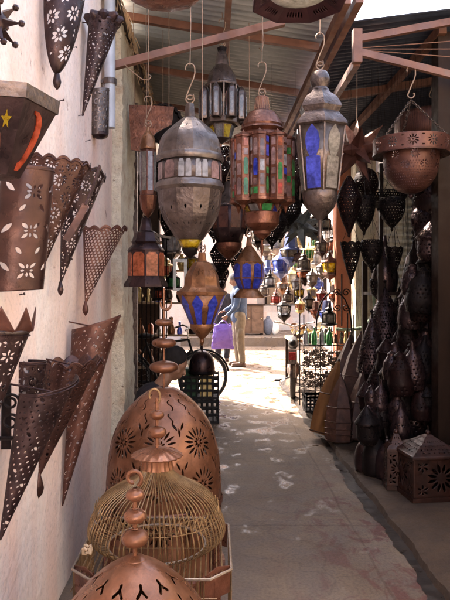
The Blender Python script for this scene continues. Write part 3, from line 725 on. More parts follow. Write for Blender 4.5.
mb = MB(); mb.lathe([(8*k, zz(248)), (8*k, zz(250)), (6*k, zz(254)), (1.5*k, zz(258)), (0, zz(259))], 12); mb.build('bottom_cap', black, t)
mb = MB(); mb.lathe([(5.5*k, zz(119)), (4.5*k, zz(106)), (4*k, zz(104)), (0, zz(104))], 12); mb.build('neck', silverw, t)
GL = [pinkg, frostg, pinkg, greyg]
for q in range(12):
    mm = frostg if q in (8, 9, 2) else pinkg
    for sx in ((-.42, .42) if q in (8, 9, 3) else (0,)):
        w_ = .34 if sx else .7
        o = [(sx-w_, .12), (sx+w_, .12), (sx+w_, .72), (sx+w_*.6, .88), (sx-w_*.6, .88), (sx-w_, .72)]
        pane(t, 32*k, zz(184), 31.5*k, zz(162), 12, q, R(8), o, mm, .002)
hang(t, zz(103), P(190, 50, 4.3).z-c.z-.0)
# its bar is at Y 4.3: short carrying bar
mb = MB(); mb.bar((-.78, 3.3, P(190, 40, 3.3).z+.35), (.98, 3.3, 3.42), .03, .03); 
tag(mb.build('hanging_rail', hookm), 'thin iron rail high above the egg lantern carrying its hook', 'rail')

# B tall clear-glass lantern
Y = 4.6; c = P(222, 100, Y); k = Y/F
t = thing('tall_glass_lantern', 'tall silver lantern with clear glass panels and small side bays', 'lantern', c); rot = R(5)
def zb(py): return (100-py)*k
mb = MB(); mb.lathe([(3*k, zb(50)), (5*k, zb(54)), (7*k, zb(66)), (8*k, zb(66.5)), (13*k, zb(74)), (15*k, zb(84)), (17*k, zb(85)), (18*k, zb(88))], 8, rot=rot); mb.build('domed_top', silverd, t, .002)
mb = MB(); mb.lathe([(4*k, zb(52)), (5*k, zb(48)), (0, zb(47))], 10); mb.build('cap', black, t)
mb = MB()
for q in range(8):
    a = rot+q*PI/4; mb.bar((18*k*math.cos(a), 18*k*math.sin(a), zb(88)), (16.5*k*math.cos(a), 16.5*k*math.sin(a), zb(121)), .01, .01)
mb.lathe([(18.6*k, zb(120)), (18.6*k, zb(125)), (16*k, zb(126))], 8, rot=rot); mb.build('frame', silverw, t)
for q in range(8): pane(t, 16.5*k, zb(120), 18*k, zb(88), 8, q, rot, HEX, pinkg if q == 6 else clearg, 0)
mb = MB(); mb.lathe([(16*k, zb(124)), (13*k, zb(126)), (9*k, zb(139)), (4*k, zb(142)), (0, zb(144))], 8, rot=rot); mb.build('lower_cup', silverd, t, .002)
for q in range(8): pane(t, 9*k, zb(139), 13*k, zb(126), 8, q, rot, RECT, [yellowg, clearg][q % 2], .002)
for q in (4, 5, 6, 7, 0, 1):
    a = rot+(q+.5)*PI/4; cc = Vector((math.cos(a)*20*k, math.sin(a)*20*k, 0))
    mb = MB(); mb.lathe([(4.5*k, zb(122)), (4.8*k, zb(121)), (4.8*k, zb(95)), (2*k, zb(90)), (0, zb(88))], 6, cc); bay = mb.build('side_bay', silverd, t, .001)
    for z_ in (0, 2, 4):
        mb = MB(); al = z_*PI/3+PI/6; d_ = Vector((math.cos(al), math.sin(al), 0)); q_ = cc+d_*4.4*k
        mb.bar(q_+Vector((0, 0, zb(119))), q_+Vector((0, 0, zb(98))), .022, .004); mb.build('glass_pane', clearg, bay)
hang(t, zb(47), roofz(.07)-c.z)

# C copper multicolour lantern
Y = 3.8; c = P(262, 175, Y); k = Y/F
t = thing('copper_lantern', 'large copper lantern set with red, green, blue and clear glass strips', 'lantern', c); rot = R(-10)
def zc(py): return (175-py)*k
mb = MB(); mb.lathe([(6*k, zc(97)), (6*k, zc(98)), (8*k, zc(111)), (9*k, zc(112)), (13*k, zc(113)), (18*k, zc(120)), (20.5*k, zc(126)), (20*k, zc(128)), (21.5*k, zc(130)), (18*k, zc(133)), (23*k, zc(138))], 24); mb.build('fluted_top', copperd, t, .002)
mb = MB()
for q in range(24): a = q*PI/12; mb.bar((8*k*math.cos(a), 8*k*math.sin(a), zc(111)), (6.2*k*math.cos(a), 6.2*k*math.sin(a), zc(98)), .004, .004)
mb.build('neck_flutes', copper2, t)
NB = 8; Rb = 21*k
glc = [greeng, blueg, pinkg, frostg, redg, greeng, amberg, pinkg, blueg]
ri = random.Random(11)
mb = MB(); mb.lathe([(Rb, zc(138)), (Rb*.99, zc(202)), (Rb*.6, zc(206))], NB, rot=rot); mb.build('core', copperd, t, .002)
for q in range(NB):
    a = rot+q*2*PI/NB; cc = Vector((math.cos(a)*Rb*1.12, math.sin(a)*Rb*1.12, 0)); br = 9.6*k
    mb = MB(); mb.lathe([(0, zc(133)), (1.5*k, zc(135)), (br, zc(139)), (br, zc(141)), (br*.93, zc(141.5)), (br*.93, zc(200)), (br, zc(200.5)), (br, zc(203)), (br*.3, zc(207)), (0, zc(214))], 8, cc, rot=a)
    bay = mb.build('glazed_bay', copperd, t)
    for e in range(8):
        am = a+(e+.5)*PI/4
        if math.cos(am-a) < -.2: continue
        zs = zc(199); kk = ri.randrange(3)
        while zs < zc(148):
            hgt = ri.choice([8, 13, 19])*k
            if zs+hgt > zc(142): hgt = zc(142)-zs
            v_, f_ = facet_panel(br*.93, zs+.006, br*.93, zs+hgt, 8, e, a, [(-.62, .02), (.62, .02), (.62, .9), (-.62, .9)] if hgt < 14*k else [(-.55, .04), (.55, .04), (.62, .3), (.62, .7), (.5, .9), (0, .96), (-.5, .9), (-.62, .7), (-.62, .3)], .001, .004)
            link('glass_pane', [Vector(x_)+cc for x_ in v_], f_, ri.choice([pinkg, greeng, greeng, pinkg, blueg, blueg, redg, pinkd, amberg, greeng]) if e % 2 else ri.choice([pinkg, pinkd, frostg, pinkg, greeng, pinkd, blueg]), bay)
            zs += hgt+.003
mb = MB(); mb.lathe([(19*k, zc(205)), (15*k, zc(212)), (15.5*k, zc(213))], 8, rot=rot); mb.build('lower_collar', copperd, t, .002)
for q in range(8): pane(t, 15*k, zc(212), 19*k, zc(205), 8, q, rot, RECT, [yellowg, frostg, greeng, blueg][q % 4], .003)
mb = MB(); mb.lathe([(15.5*k, zc(212)), (17.5*k, zc(213)), (17.5*k, zc(216)), (17*k, zc(224)), (12*k, zc(230)), (9*k, zc(231)), (8.5*k, zc(234)), (4*k, zc(238)), (2*k, zc(240))], 24); mb.build('bowl', copperd, t, .002)
mb = MB(); mb.lathe([(2*k, zc(239)), (1*k, zc(242)), (2.2*k, zc(248)), (.3*k, zc(257))], 8); mb.build('drop_finial', copperd, t)
hang(t, zc(96), roofz(.3)-c.z)

# D silver lantern with blue glass
Y = 3.6; c = P(320, 150, Y); k = Y/F
t = thing('blue_window_lantern', 'big hammered silver lantern with onion top and tall blue window', 'lantern', c); rot = R(-90+0)
def zd(py): return (150-py)*k
hex6 = R(-90)  # corner toward the camera
mb = MB(); mb.lathe(cr([(0*k, zd(70)), (6.5*k, zd(72)), (10*k, zd(80)), (7.5*k, zd(88))], 14)+[(8.5*k, zd(90)), (8.5*k, zd(91))], 24); mb.build('onion_ball', silverd, t)
mb = MB(); mb.lathe([(9*k, zd(90)), (10*k, zd(93)), (17*k, zd(98)), (22*k, zd(106)), (22.5*k, zd(109)), (19.5*k, zd(114)), (20*k, zd(115)), (28*k, zd(124)), (28.5*k, zd(127)), (26*k, zd(129))], 6, rot=hex6); mb.build('tiered_roof', silverd, t)
mb = MB(); mb.lathe([(25.5*k, zd(128)), (18.5*k, zd(192))], 6, rot=hex6); mb.build('body', silverw, t, .003)
mb = MB()
for q in range(6):
    a = hex6+q*PI/3; mb.bar((25.8*k*math.cos(a), 25.8*k*math.sin(a), zd(128)), (18.8*k*math.cos(a), 18.8*k*math.sin(a), zd(192)), .007, .007)
mb.build('corner_strips', silverd, t)
KEY = [(-.72, .03), (.72, .03), (.66, .5), (.3, .52), (.55, .62), (.62, .75), (.5, .86), (.25, .93), (0, .99), (-.25, .93), (-.5, .86), (-.62, .75), (-.55, .62), (-.3, .52), (-.66, .5)]
for q in range(6): pane(t, 18.5*k, zd(192), 25.5*k, zd(128), 6, q, hex6, KEY, [greyg, greyg, blueg, greyg, greyg, blueg][q], .003)
mb = MB(); mb.lathe(cr([(17.5*k, zd(192)), (17.5*k, zd(198)), (14*k, zd(208)), (6*k, zd(217)), (2.2*k, zd(222)), (2.2*k, zd(236)), (1*k, zd(243))], 24), 12); mb.build('lower_bowl', silverd, t)
hang(t, zd(69), roofz(.62)-c.z)

# E octagonal lamp at top with slotted flange
Y = 2.6; c = P(299, 4, Y); k = Y/F
t = thing('dish_lamp', 'dark purple-brown octagonal dish lamp with white glass belly cut off by the top edge', 'lamp', c)
fl = metal('purple_brown_metal', (.03, .011, .014), (.055, .02, .025), .4, .4, 8)
def slots(U, y, r):
    x = np.mod(U*8, 1)-.5; return np.where((np.abs(x) < .3), petal(np.mod(x*.15, .015)-.0075, y, 0, .045, 1.57, .034, .0105), 1)
pierced_lathe('slotted_flange', [(48*k, 0), (30*k, .038)], slots, fl, t, 8, 480, 24, R(22), False, .003)
mb = MB(); mb.lathe([(48*k, 0), (49*k, .004), (49*k, .03), (35*k, .06), (20*k, .14), (4*k, .18), (0, .18)], 8, rot=R(22)); mb.build('upper_shade', fl, t, .002)
mb = MB(); mb.lathe([(30*k, .04), (26*k, .03), (18*k, .022), (8*k, .017), (0, .016)], 24); mb.build('glass_belly', whiteg, t)
hang(t, .18, roofz(.3)-c.z+.1)
# F brown dish
Y = 2.5; c = P(165, -10, Y); k = Y/F
t = thing('hanging_dish', 'plain brown metal dish lamp seen from below at the top edge', 'lamp', c)
mb = MB(); mb.lathe([(0, -.045), (20*k, -.042), (34*k, -.03), (40*k, -.01), (41*k, .01), (30*k, .05), (12*k, .1), (0, .12)], 10, rot=.2); mb.build('dish', copperd, t)
hang(t, .12, roofz(-.2)-c.z+.1)
mb = MB(); mb.bar((-.78, 2.55, 3.62), (1.9, 2.55, 3.5), .04, .04); tag(mb.build('hanging_rail', wood), 'wooden rail above the top edge from which the two dish lamps hang', 'rail')

# G copper lantern with blue arches
def arch_lantern(label, px, py0, Y, s, copperm=copper2, gl=blueg, n=8, rot=0, hook_to=None, group=None):
    """flared lantern: py0 = shoulder pixel row"""
    c = P(px, py0, Y); k = s*Y/F; z = lambda d: -d*k
    t = thing('flared_lantern', label, 'lantern', c, group)
    def dh(U, y, r):
        X = (np.mod(U*n, 1)-.5)*.13*s; q = [petal(X, y, a, .15*s, 1.57, .016*s, .007*s) for a in (-.009*s, .009*s)]
        return mn(petal(X, y, 0, .164*s, 1.57, .016*s, .008*s), petal(X, y, 0, .136*s, 1.57, .016*s, .008*s), *q)
    pierced_lathe('hood', [(3.5*k, z(-41)), (5*k, z(-32)), (9*k, z(-30)), (17*k, z(-17)), (19*k, z(-6)), (26*k, z(0))], dh, copperm, t, n, 720, 100, rot, True, .002)
    mb = MB(); mb.lathe([(26*k, z(-.5)), (27*k, z(0)), (26.5*k, z(3)), (25*k, z(3))], n, rot=rot); mb.build('rim', copperm, t)
    mb = MB(); mb.lathe([(25.5*k, z(3)), (12*k, z(34))], n, rot=rot); mb.build('body', copperm, t, .002)
    for q in range(n): pane(t, 12*k, z(34), 25.5*k, z(3), n, q, rot, ARCH, gl, .003)
    mb = MB(); mb.lathe(cr([(12.5*k, z(33)), (12*k, z(38)), (5*k, z(46)), (2*k, z(49)), (2.5*k, z(52)), (.5*k, z(56))], 16), 12); mb.build('finial', copperm, t)
    hang(t, z(-41), (hook_to or (roofz(c.x)-c.z)))
    return t
arch_lantern('copper lantern with blue arched glass and flared hood, below the egg lantern', 202, 292, 3.7, .96, rot=R(11))
# H
Y = 4.7; c = P(249, 268, Y); k = Y/F; t = thing('small_blue_lantern', 'small copper lantern with blue glass sides and a splayed foot', 'lantern', c); z = lambda d: -d*k; rot = R(10)
mb = MB(); mb.lathe([(2*k, z(-31)), (3*k, z(-22)), (5*k, z(-20)), (13*k, z(-8)), (15*k, z(-6)), (15*k, z(-4))], 8, rot=rot); mb.build('hood', copper2, t, .002)
mb = MB(); mb.lathe([(15*k, z(-5)), (15.5*k, z(10)), (10*k, z(21))], 8, rot=rot); mb.build('body', copper2, t, .002)
for q in range(8): pane(t, 15.5*k, z(10), 15*k, z(-5), 8, q, rot, [(-.72, .04), (.72, .04), (.72, .85), (0, .99), (-.72, .85)], blueg, .003); pane(t, 10*k, z(21), 15.5*k, z(10), 8, q, rot, RECT, blueg, .003)
mb = MB(); mb.lathe([(9*k, z(20)), (10*k, z(22)), (16*k, z(28)), (16.5*k, z(30)), (14*k, z(30)), (0, z(30))], 8, rot=rot); mb.build('foot', copper2, t)
hang(t, z(-31), roofz(c.x)-c.z)
# I amber lantern
Y = 4.4; c = P(146, 262, Y); k = Y/F; t = thing('amber_lantern', 'dark stubby lantern with glowing amber glass panels next to the pilaster', 'lantern', c); z = lambda d: -d*k; rot = R(4)
mb = MB(); mb.lathe([(4*k, z(-44)), (6*k, z(-34)), (7*k, z(-31)), (11*k, z(-29)), (13*k, z(-22)), (14.5*k, z(-20)), (13*k, z(-18)), (17.5*k, z(-13)), (18.5*k, z(-11))], 8, rot=rot); mb.build('stepped_hood', rust2, t, .002)
mb = MB(); mb.lathe([(18*k, z(-11)), (18*k, z(16)), (22*k, z(22)), (22*k, z(25)), (18*k, z(25)), (0, z(24))], 8, rot=rot); mb.build('body', rust2, t)
for q in range(8): pane(t, 18*k, z(15), 18*k, z(-10), 8, q, rot, [(-.85, .04), (.85, .04), (.85, .85), (.5, .97), (-.5, .97), (-.85, .85)], amberg, .003)
hang(t, z(-44), roofz(c.x)-c.z)
# J slim lantern
Y = 4.2; c = P(148, 165, Y); k = Y/F; t = thing('slim_lantern', 'slim tube lantern with copper dome and pale glass beside the egg lantern', 'lantern', c); z = lambda d: -d*k
def jd(U, y, r): return mn(petal((np.mod(U*5, 1)-.5)*.07, y, 0, .06, 1.57, .02, .008), petal((np.mod(U*5, 1)-.5)*.07, y, 0, .085, 1.57, .014, .008))
pierced_lathe('dome', [(1*k, z(-38)), (2*k, z(-34)), (6*k, z(-28)), (8*k, z(-18)), (8*k, z(-15))], jd, copper2, t, 0, 120, 40)
mb = MB(); mb.lathe([(8*k, z(-16)), (8*k, z(30)), (9*k, z(31)), (7*k, z(44)), (3*k, z(50)), (0, z(53))], 8); mb.build('body', copperd, t, .002)
for q in range(8): pane(t, 8*k, z(29), 8*k, z(-15), 8, q, 0, RECT, greyg if q % 2 else frostg, .002)
hang(t, z(-38), roofz(c.x)-c.z)
# K dark brown bowl lantern
Y = 5.0; c = P(229, 222, Y); k = Y/F; t = thing('bowl_lantern', 'dark brown glazed bowl lantern between the egg and copper lanterns', 'lantern', c); z = lambda d: -d*k
mb = MB(); mb.lathe([(4*k, z(-40)), (6*k, z(-30)), (16*k, z(-18)), (18*k, z(-15))], 8); mb.build('hood', silverd, t, .002)
mb = MB(); mb.lathe([(18*k, z(-15)), (16*k, z(8)), (12*k, z(22))], 8); mb.build('body', rust2, t, .002)
for q in range(8): pane(t, 16*k, z(8), 18*k, z(-15), 8, q, 0, RECT, metal('dull_red_pane', (.06, .02, .014), (.11, .035, .022), .1, .3) if q == 0 else MATS['dull_red_pane'], .003)
mb = MB(); mb.lathe(cr([(13*k, z(21)), (12*k, z(27)), (5*k, z(35)), (1*k, z(38))], 10), 16); mb.build('bottom_bowl', copperd, t)
hang(t, z(-40), roofz(c.x)-c.z)

# L pierced bowl with chain
Y = 4.6; c = P(411, 150, Y); k = Y/F; t = thing('pierced_bowl_lamp', 'wide pierced brown bowl lamp hung on three chains from the truss', 'lamp', c); z = lambda d: -d*k
def Lb(U, y, r): x = (np.mod(U*12, 1)-.5)*.14; return mn(flower(x, y, 0, .055, .042, 10, .2, .3), np.hypot(x, y-.055)-.005, np.hypot(np.abs(x)-.066, y-.02)-.005, np.hypot(np.abs(x)-.066, y-.09)-.005)
pierced_lathe('pierced_band', [(37*k, z(-10)), (37*k, z(5))], Lb, rust3, t, 0, 700, 44, 0, False, .002)
def Lc(U, y, r):
    x = (np.mod(U*9, 1)-.5)*.15; return mn(flower(x, y, 0, .05, .038, 10, .22, .3), np.where(y > .1, dots(x, y, .022, .004), 1), flower((np.mod(U*9+.5, 1)-.5)*.13, y, 0, .12, .032, 8, .22, .3))
pierced_lathe('bowl', [(27*k, z(2)), (27*k, z(12)), (24*k, z(26)), (16*k, z(38)), (6*k, z(43)), (.5*k, z(44))], Lc, rust3, t, 0, 480, 90, 0, True, .002)
mb = MB(); mb.lathe([(27*k, z(2)), (37.5*k, z(5)), (37.5*k, z(6)), (27*k, z(4))], 40); mb.build('ledge', rust, t)
mb = MB(); mb.ball((0, 0, z(46)), .02, 10); mb.build('finial', rust2, t)
mb = MB(); top = Vector((0, 0, z(-50)))
for q in range(3): a = q*2*PI/3-.5; chain(mb, (36*k*math.cos(a), 36*k*math.sin(a), z(-9)), top, .028, .003)
mb.build('chain', silverw, t)
mb = MB(); shook(mb, (0, 0, z(-86)), (0, 0, z(-54)), .005, .045); mb.build('hook', hookm, t)
# reddish copper bowl behind
Y = 5.6; c = P(432, 132, Y); k = Y/F; t = thing('copper_bowl_lamp', 'large dim copper bowl lamp behind the pierced bowl lamp', 'lamp', c); z = lambda d: -d*k
pierced_lathe('shade', [(8*k, z(-20)), (32*k, z(-18)), (36*k, z(-8)), (34*k, z(6)), (20*k, z(16)), (1*k, z(20))], Lb, rust3, t, 0, 300, 60, 0, True, .002)
mb = MB(); shook(mb, (0, 0, z(-66)), (0, 0, z(-36)), .005, .045); mb.tube([(0, 0, z(-20)), (0, 0, z(-38))], .003, 5); mb.tube([(0, 0, z(-64)), (0, 0, 3.6-c.z)], .003, 5); mb.build('hook', hookm, t)
# M flat pointed star & others
star_lantern('brown many-pointed star lantern right of the silver lantern', P(357, 150, 5.3), .30, rust3, 16, .3, 1.3, False, 'star shaped lanterns', .45)
star_lantern('grey glass star lantern hanging below and left of the silver lantern', P(300, 226, 6.2), .27, metal('zinc_grey', (.10, .11, .11), (.2, .21, .2), .5, .35), 18, .32, 4.1, False, 'star shaped lanterns', 1.1)
star_lantern('dark thin-pointed star lantern hidden deep between the egg and copper lanterns', P(300, 196, 6.9), .2, black, 14, .3, 2.2, False, 'star shaped lanterns', 1.2)

# dark silhouettes hanging
def dark_cone(label, px, pyt, pyb, w, Y, m=black, kind='cone', group='black pierced cone lamps in the right shop', roof=3.55, cat='hanging lamp'):
    c = P(px, pyt, Y); k = Y/F; H = (pyb-pyt)*k; r = w/2*k
    t = thing('hanging_lamp', label, cat, c, group)
    prof = {'cone': [(r, 0), (r*.97, -.08*H), (r*.75, -.4*H), (r*.35, -.78*H), (.01, -H)],
            'bowl': [(r*.9, 0), (r, -.12*H), (r*.96, -.4*H), (r*.7, -.7*H), (r*.25, -.93*H), (.01, -H)],
            'drop': [(.015, 0), (r*.5, -.12*H), (r*.95, -.35*H), (r, -.45*H), (r*.6, -.75*H), (.01, -H)],
            'oval': [(.02, 0), (r*.7, -.12*H), (r, -.45*H), (r*.85, -.72*H), (.02, -H)]}[kind]
    pierced_lathe('pierced_shade', prof, lambda U, y, rr: mn(dots(U*2*PI*r, y, .027, .0058), tilef(U*2*PI*r, y, .08, .07, lambda a, b: flower(a, b, 0, 0, .022, 6, .4, .3))), m, t, 0, 260, 90, 0, True, .002, rim=(lambda U, V: .012*np.abs(np.sin(U*PI*9))*(V < .02)) if kind == 'cone' else None)
    mb = MB(); mb.ball((0, 0, -H-.01), .014, 8, (1, 1, 1.6)); mb.build('finial', m, t)
    mb = MB(); ap = Vector((0, 0, .22 if kind in ('cone', 'bowl') else .04))
    if kind in ('cone', 'bowl'):
        for q in range(3): a = q*2*PI/3+.4; mb.tube([(r*.95*math.cos(a), r*.95*math.sin(a), 0), ap], .0025, 4)
    mb.tube([(0, 0, 0) if kind in ('drop', 'oval') else ap, (0, 0, roof-c.z)], .0014, 4); mb.build('hanging_wire', m, t)
    return t
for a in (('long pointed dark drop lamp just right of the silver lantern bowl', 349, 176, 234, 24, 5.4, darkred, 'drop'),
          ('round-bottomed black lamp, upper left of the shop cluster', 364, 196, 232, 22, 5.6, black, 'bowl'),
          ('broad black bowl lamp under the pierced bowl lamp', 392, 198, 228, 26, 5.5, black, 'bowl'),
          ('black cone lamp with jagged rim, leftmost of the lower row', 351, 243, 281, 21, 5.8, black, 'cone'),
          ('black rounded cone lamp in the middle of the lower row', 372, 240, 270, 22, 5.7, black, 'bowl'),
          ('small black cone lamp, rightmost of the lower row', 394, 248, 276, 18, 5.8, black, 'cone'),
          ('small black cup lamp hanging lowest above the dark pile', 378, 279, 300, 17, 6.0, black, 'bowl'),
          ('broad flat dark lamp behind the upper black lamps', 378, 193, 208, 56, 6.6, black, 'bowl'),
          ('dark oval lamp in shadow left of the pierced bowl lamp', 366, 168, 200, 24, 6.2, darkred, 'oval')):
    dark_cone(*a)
for i, a in enumerate((('black lantern with pointed base under the dark bowl lantern', 222, 238, 275, 24, 5.6, black, 'drop'),
          ('dark lantern hanging behind the neck of the small blue lantern', 272, 205, 246, 30, 5.4, black, 'drop'),
          ('dark oval lantern left of the silver lantern bowl', 288, 190, 226, 26, 5.9, black, 'oval'),
          ('black pointed lantern behind the lower half of the egg lantern', 214, 200, 240, 26, 6.4, black, 'drop'),
          ('dark lantern in the gap between the clear lantern and copper lantern', 226, 146, 192, 30, 6.0, darkred, 'oval'),
          ('black lantern between the egg lantern and slim lantern', 166, 150, 196, 22, 5.8, black, 'oval'),
          ('black drop lantern just under the fluted black disc', 180, 146, 185, 30, 6.6, black, 'drop'),
          ('dark lantern behind the right edge of the copper lantern', 296, 140, 190, 18, 5.6, darkred, 'oval'),
          ('dark red cup lamp above the small blue lantern roof', 246, 200, 234, 24, 7.0, darkred, 'oval'),
          ('black lantern low behind the flared copper lantern', 222, 262, 288, 14, 6.8, black, 'drop'),
          ('black lantern in the middle of the alley beside the grey star', 280, 208, 240, 16, 7.2, black, 'oval'),
          ('dark pierced cone just left of the neck of the flared copper lantern', 196, 206, 252, 20, 6.9, rust2, 'cone'),
          ('dark oval lantern peeping below the bowl lantern', 238, 246, 276, 14, 7.4, black, 'oval'),
          ('wide black bowl lantern filling the gap right of the copper lantern', 301, 172, 204, 24, 6.6, black, 'bowl'),
          ('dark cup lantern behind the lower left of the copper lantern', 226, 170, 206, 22, 6.4, rust2, 'bowl'),
          ('black drop lantern deep behind the amber lantern', 168, 196, 238, 20, 7.3, black, 'drop'))):
    dark_cone(a[0], *a[1:], group='dark lanterns under the grey roof', roof=3.5, cat='lantern')

# small lanterns in the sunlit distance
def small_lantern(label, px, py, Y, s, m, g, group='small lanterns hanging far down the alley', top=None, style=0):
    c = P(px, py, Y); k = s*Y/F; t = thing('small_lantern', label, 'lantern', c, group); n = 6
    if style == 0:
        pr1 = [(1*k, 12*k), (2*k, 8*k), (7*k, 4*k), (8*k, 3*k)]; pg = [(7*k, 3*k), (5.5*k, -6*k)]; pr2 = [(6.5*k, -6*k), (6*k, -8*k), (1*k, -12*k), (.3*k, -15*k)]
    elif style == 1:
        pr1 = [(3*k, 13*k), (4.5*k, 12*k), (5.5*k, 2*k), (9.5*k, 0)]; pg = [(8.5*k, 0), (7*k, -6*k)]; pr2 = [(7.5*k, -6*k), (5*k, -9*k), (.5*k, -14*k)]
    else:
        pr1 = [(1*k, 13*k), (1.5*k, 9*k), (4*k, 7*k), (3*k, 5*k), (7*k, 2*k)]; pg = [(6.5*k, 2*k), (6.5*k, -7*k)]; pr2 = [(8*k, -7*k), (8*k, -9*k), (3*k, -10*k), (0, -10*k)]
    mb = MB(); mb.lathe(pr1, n); mb.build('hood', m, t, .002)
    mb = MB(); mb.lathe(pg, n); mb.build('glass_body', g, t, .002)
    mb = MB()
    for q in range(n): a = q*PI/3; mb.bar((pg[0][0]*1.03*math.cos(a), pg[0][0]*1.03*math.sin(a), pg[0][1]), (pg[1][0]*1.03*math.cos(a), pg[1][0]*1.03*math.sin(a), pg[1][1]), .008, .008)
    for rr_, z_ in (pg[0], pg[1]): mb.lathe([(rr_*1.03-.004, z_-.004), (rr_*1.03+.004, z_-.004), (rr_*1.03+.004, z_+.004), (rr_*1.03-.004, z_+.004)], n)
    mb.build('frame_bars', m, t)
    mb = MB(); mb.lathe(pr2, n); mb.build('base', m, t, .002)
    mb = MB(); mb.tube([(0, 0, 12*k), (0, 0, (top or 3.4)-c.z)], .004, 4); mb.build('hanging_wire', hookm, t)
    return t
bluep = metal('blue_painted_metal', (.05, .08, .24), (.1, .14, .36), .2, .35)
SL = [('bright blue hatted lantern below the grey star', 291, 250, 9.0, 1.25, bluep, greyg, 1), ('wide blue glass lantern left of the hatted one', 281, 264, 9.6, 1.2, bluep, bluel, 0),
      ('dark purple bell lantern under the hatted blue one', 305, 272, 9.2, 1.0, darkred, amberg, 1), ('amber and green lantern in front of the white house', 330, 266, 8.6, 1.15, rust3, yellowg, 0),
      ('small black lantern with glass sides over the far steps', 284, 309, 9.4, 1.0, black, clearg, 0), ('silver lantern between the blue ones', 277, 240, 10, 1, silver, whiteg, 2),
      ('pale brass lantern above the purple bell', 308, 253, 9.7, .9, goldm, greeng, 0), ('white frosted lantern left of the amber one', 318, 256, 10.2, 1, silver, frostg, 2),
      ('tiny dark lantern at left of the far row', 270, 280, 10.5, .8, black, frostg, 2), ('small brass lantern with white glass over the white wall', 292, 277, 10.4, .9, goldm, whiteg, 0),
      ('small blue lantern right of the purple bell', 318, 284, 9.9, .8, bluep, bluel, 2), ('small red glass lantern under the amber one', 322, 296, 9.5, .8, rust3, redg, 0),
      ('dark lantern beside the terracotta pillar', 334, 244, 8.9, 1, black, amberg, 2), ('green glass lantern high beside the silver finial', 317, 240, 9.4, .9, goldm, greeng, 2),
      ('silver lantern high above the amber lantern', 328, 232, 9.8, 1.1, silver, clearg, 0), ('pale lantern close to the terracotta pillar', 336, 280, 8.8, .8, goldm, whiteg, 0),
      ('tiny blue glass lantern low by the pillar', 327, 312, 8.9, .9, bluep, bluel, 1), ('tiny dark hexagonal lantern under the small brass one', 299, 292, 9.3, .7, black, yellowg, 0),
      ('copper lantern far back at the roof end left of the blue ones', 268, 258, 11, .9, copper2, whiteg, 0), ('small black lantern hung from the arched iron stand', 329, 316, 7.7, 1.0, black, greyg, 2)]
SL += [('smoky black lantern high at the left of the far cluster', 258, 236, 8.8, 1.0, black, greyg, 0), ('tarnished silver lantern half way between the blue ones and the pillar', 304, 262, 8.4, .9, silverd, greyg, 2), ('dark copper lantern hanging directly over the market table', 316, 310, 9.2, .7, copperd, amberg, 1),
      ('small dull silver lantern under the white bell', 312, 278, 9.0, .8, silverd, frostg, 0), ('dark lantern with dusty panes above the black glass-sided one', 288, 296, 9.0, .7, rust2, greyg, 2), ('dull brown lantern near the top by the silver finial', 322, 246, 8.7, .9, rust2, greyg, 0),
      ('black caged lantern at the right of the grey star', 325, 222, 8.6, .9, black, greyg, 2), ('rusty bell lantern at the right end under the amber one', 335, 294, 8.7, .8, rust, amberg, 1), ('dusky lantern directly below the grey star', 298, 256, 8.9, .7, rust2, pinkg, 2),
      ('dull silver drop lantern at the left of the purple bell', 297, 284, 9.5, .8, silverd, frostg, 0), ('tiny tarnished lantern above the left end of the steps', 264, 290, 10.6, .7, silverd, greyg, 2), ('pale green glass lantern tucked under the hatted blue lantern', 296, 262, 10.6, .8, silver, greeng, 0), ('small white lantern at the left rim of the far cluster', 266, 246, 10.8, .9, silver, whiteg, 1),
      ('copper bell lantern below the wide blue glass one', 283, 284, 9.8, .8, copper2, frostg, 1), ('tiny red lantern between the black and white ones above the steps', 276, 298, 10.2, .7, rust3, redg, 2),
      ('silver teardrop lantern just left of the amber and green lantern', 322, 270, 9.1, .8, silver, frostg, 0), ('dark lantern low over the market table', 309, 302, 9.4, .8, black, greyg, 0),
      ('frosted drop lantern above the arched iron stand', 312, 292, 9.6, .7, goldm, frostg, 0), ('small black bell lantern beside the grey star, right side', 313, 228, 9.2, .9, black, clearg, 1),
      ('yellow glass lantern near the top of the far cluster', 300, 240, 10.4, .8, goldm, yellowg, 2), ('purple-brown lantern touching the terracotta pillar top', 338, 258, 8.9, .8, darkred, pinkg, 1),
      ('white bell lantern in the middle of the far cluster', 311, 264, 10.7, .8, paperw, whiteg, 1), ('tiny blue bell lantern at the left over the steps', 268, 268, 10.9, .6, bluep, bluel, 1),
      ('small brass drop lantern left of the arched stand', 300, 306, 9.0, .7, goldm, amberg, 0), ('pale silver lantern under the small blue one', 320, 303, 9.9, .6, silver, whiteg, 1)]
for l, px, py, Y, s, m, g, st in SL: small_lantern(l, px, py, Y, s, m, g, style=st)
beam((.7, 9.5, 3.42), (2.0, 9.5, 3.42), .06, .06, 'far pole that carries the small lanterns at the sunny end', 'lantern_pole', wood, None)
beam((.6, 11.0, 3.44), (3.0, 11.0, 3.44), .06, .06, 'farthest pole carrying small lanterns before the white house', 'lantern_pole', wood, None)
for l, px, py, Y, s, m, g, st in (('red and yellow glass lantern in the left shop above the seated man', 166, 268, 7.6, 1.1, goldm, orangeg, 2), ('green glass lantern hanging in the left shop', 173, 280, 7.2, 1.0, black, greeng, 2),
      ('small orange lantern low in the left shop doorway', 160, 292, 7.0, .9, black, orangeg, 2), ('silver wire lantern near the ceiling of the left shop', 172, 242, 7.4, 1.5, silver, frostg, 0),
      ('pale lantern behind the tip of the egg lantern', 192, 262, 8.4, 1.1, silver, yellowg, 0), ('white enamel lantern at back of the left shop', 181, 232, 8.8, 1.2, silver, whiteg, 2)):
    small_lantern(l, px, py, Y, s, m, g, 'small lanterns in the left shop', 3.25 if px < 190 else 3.5, st)

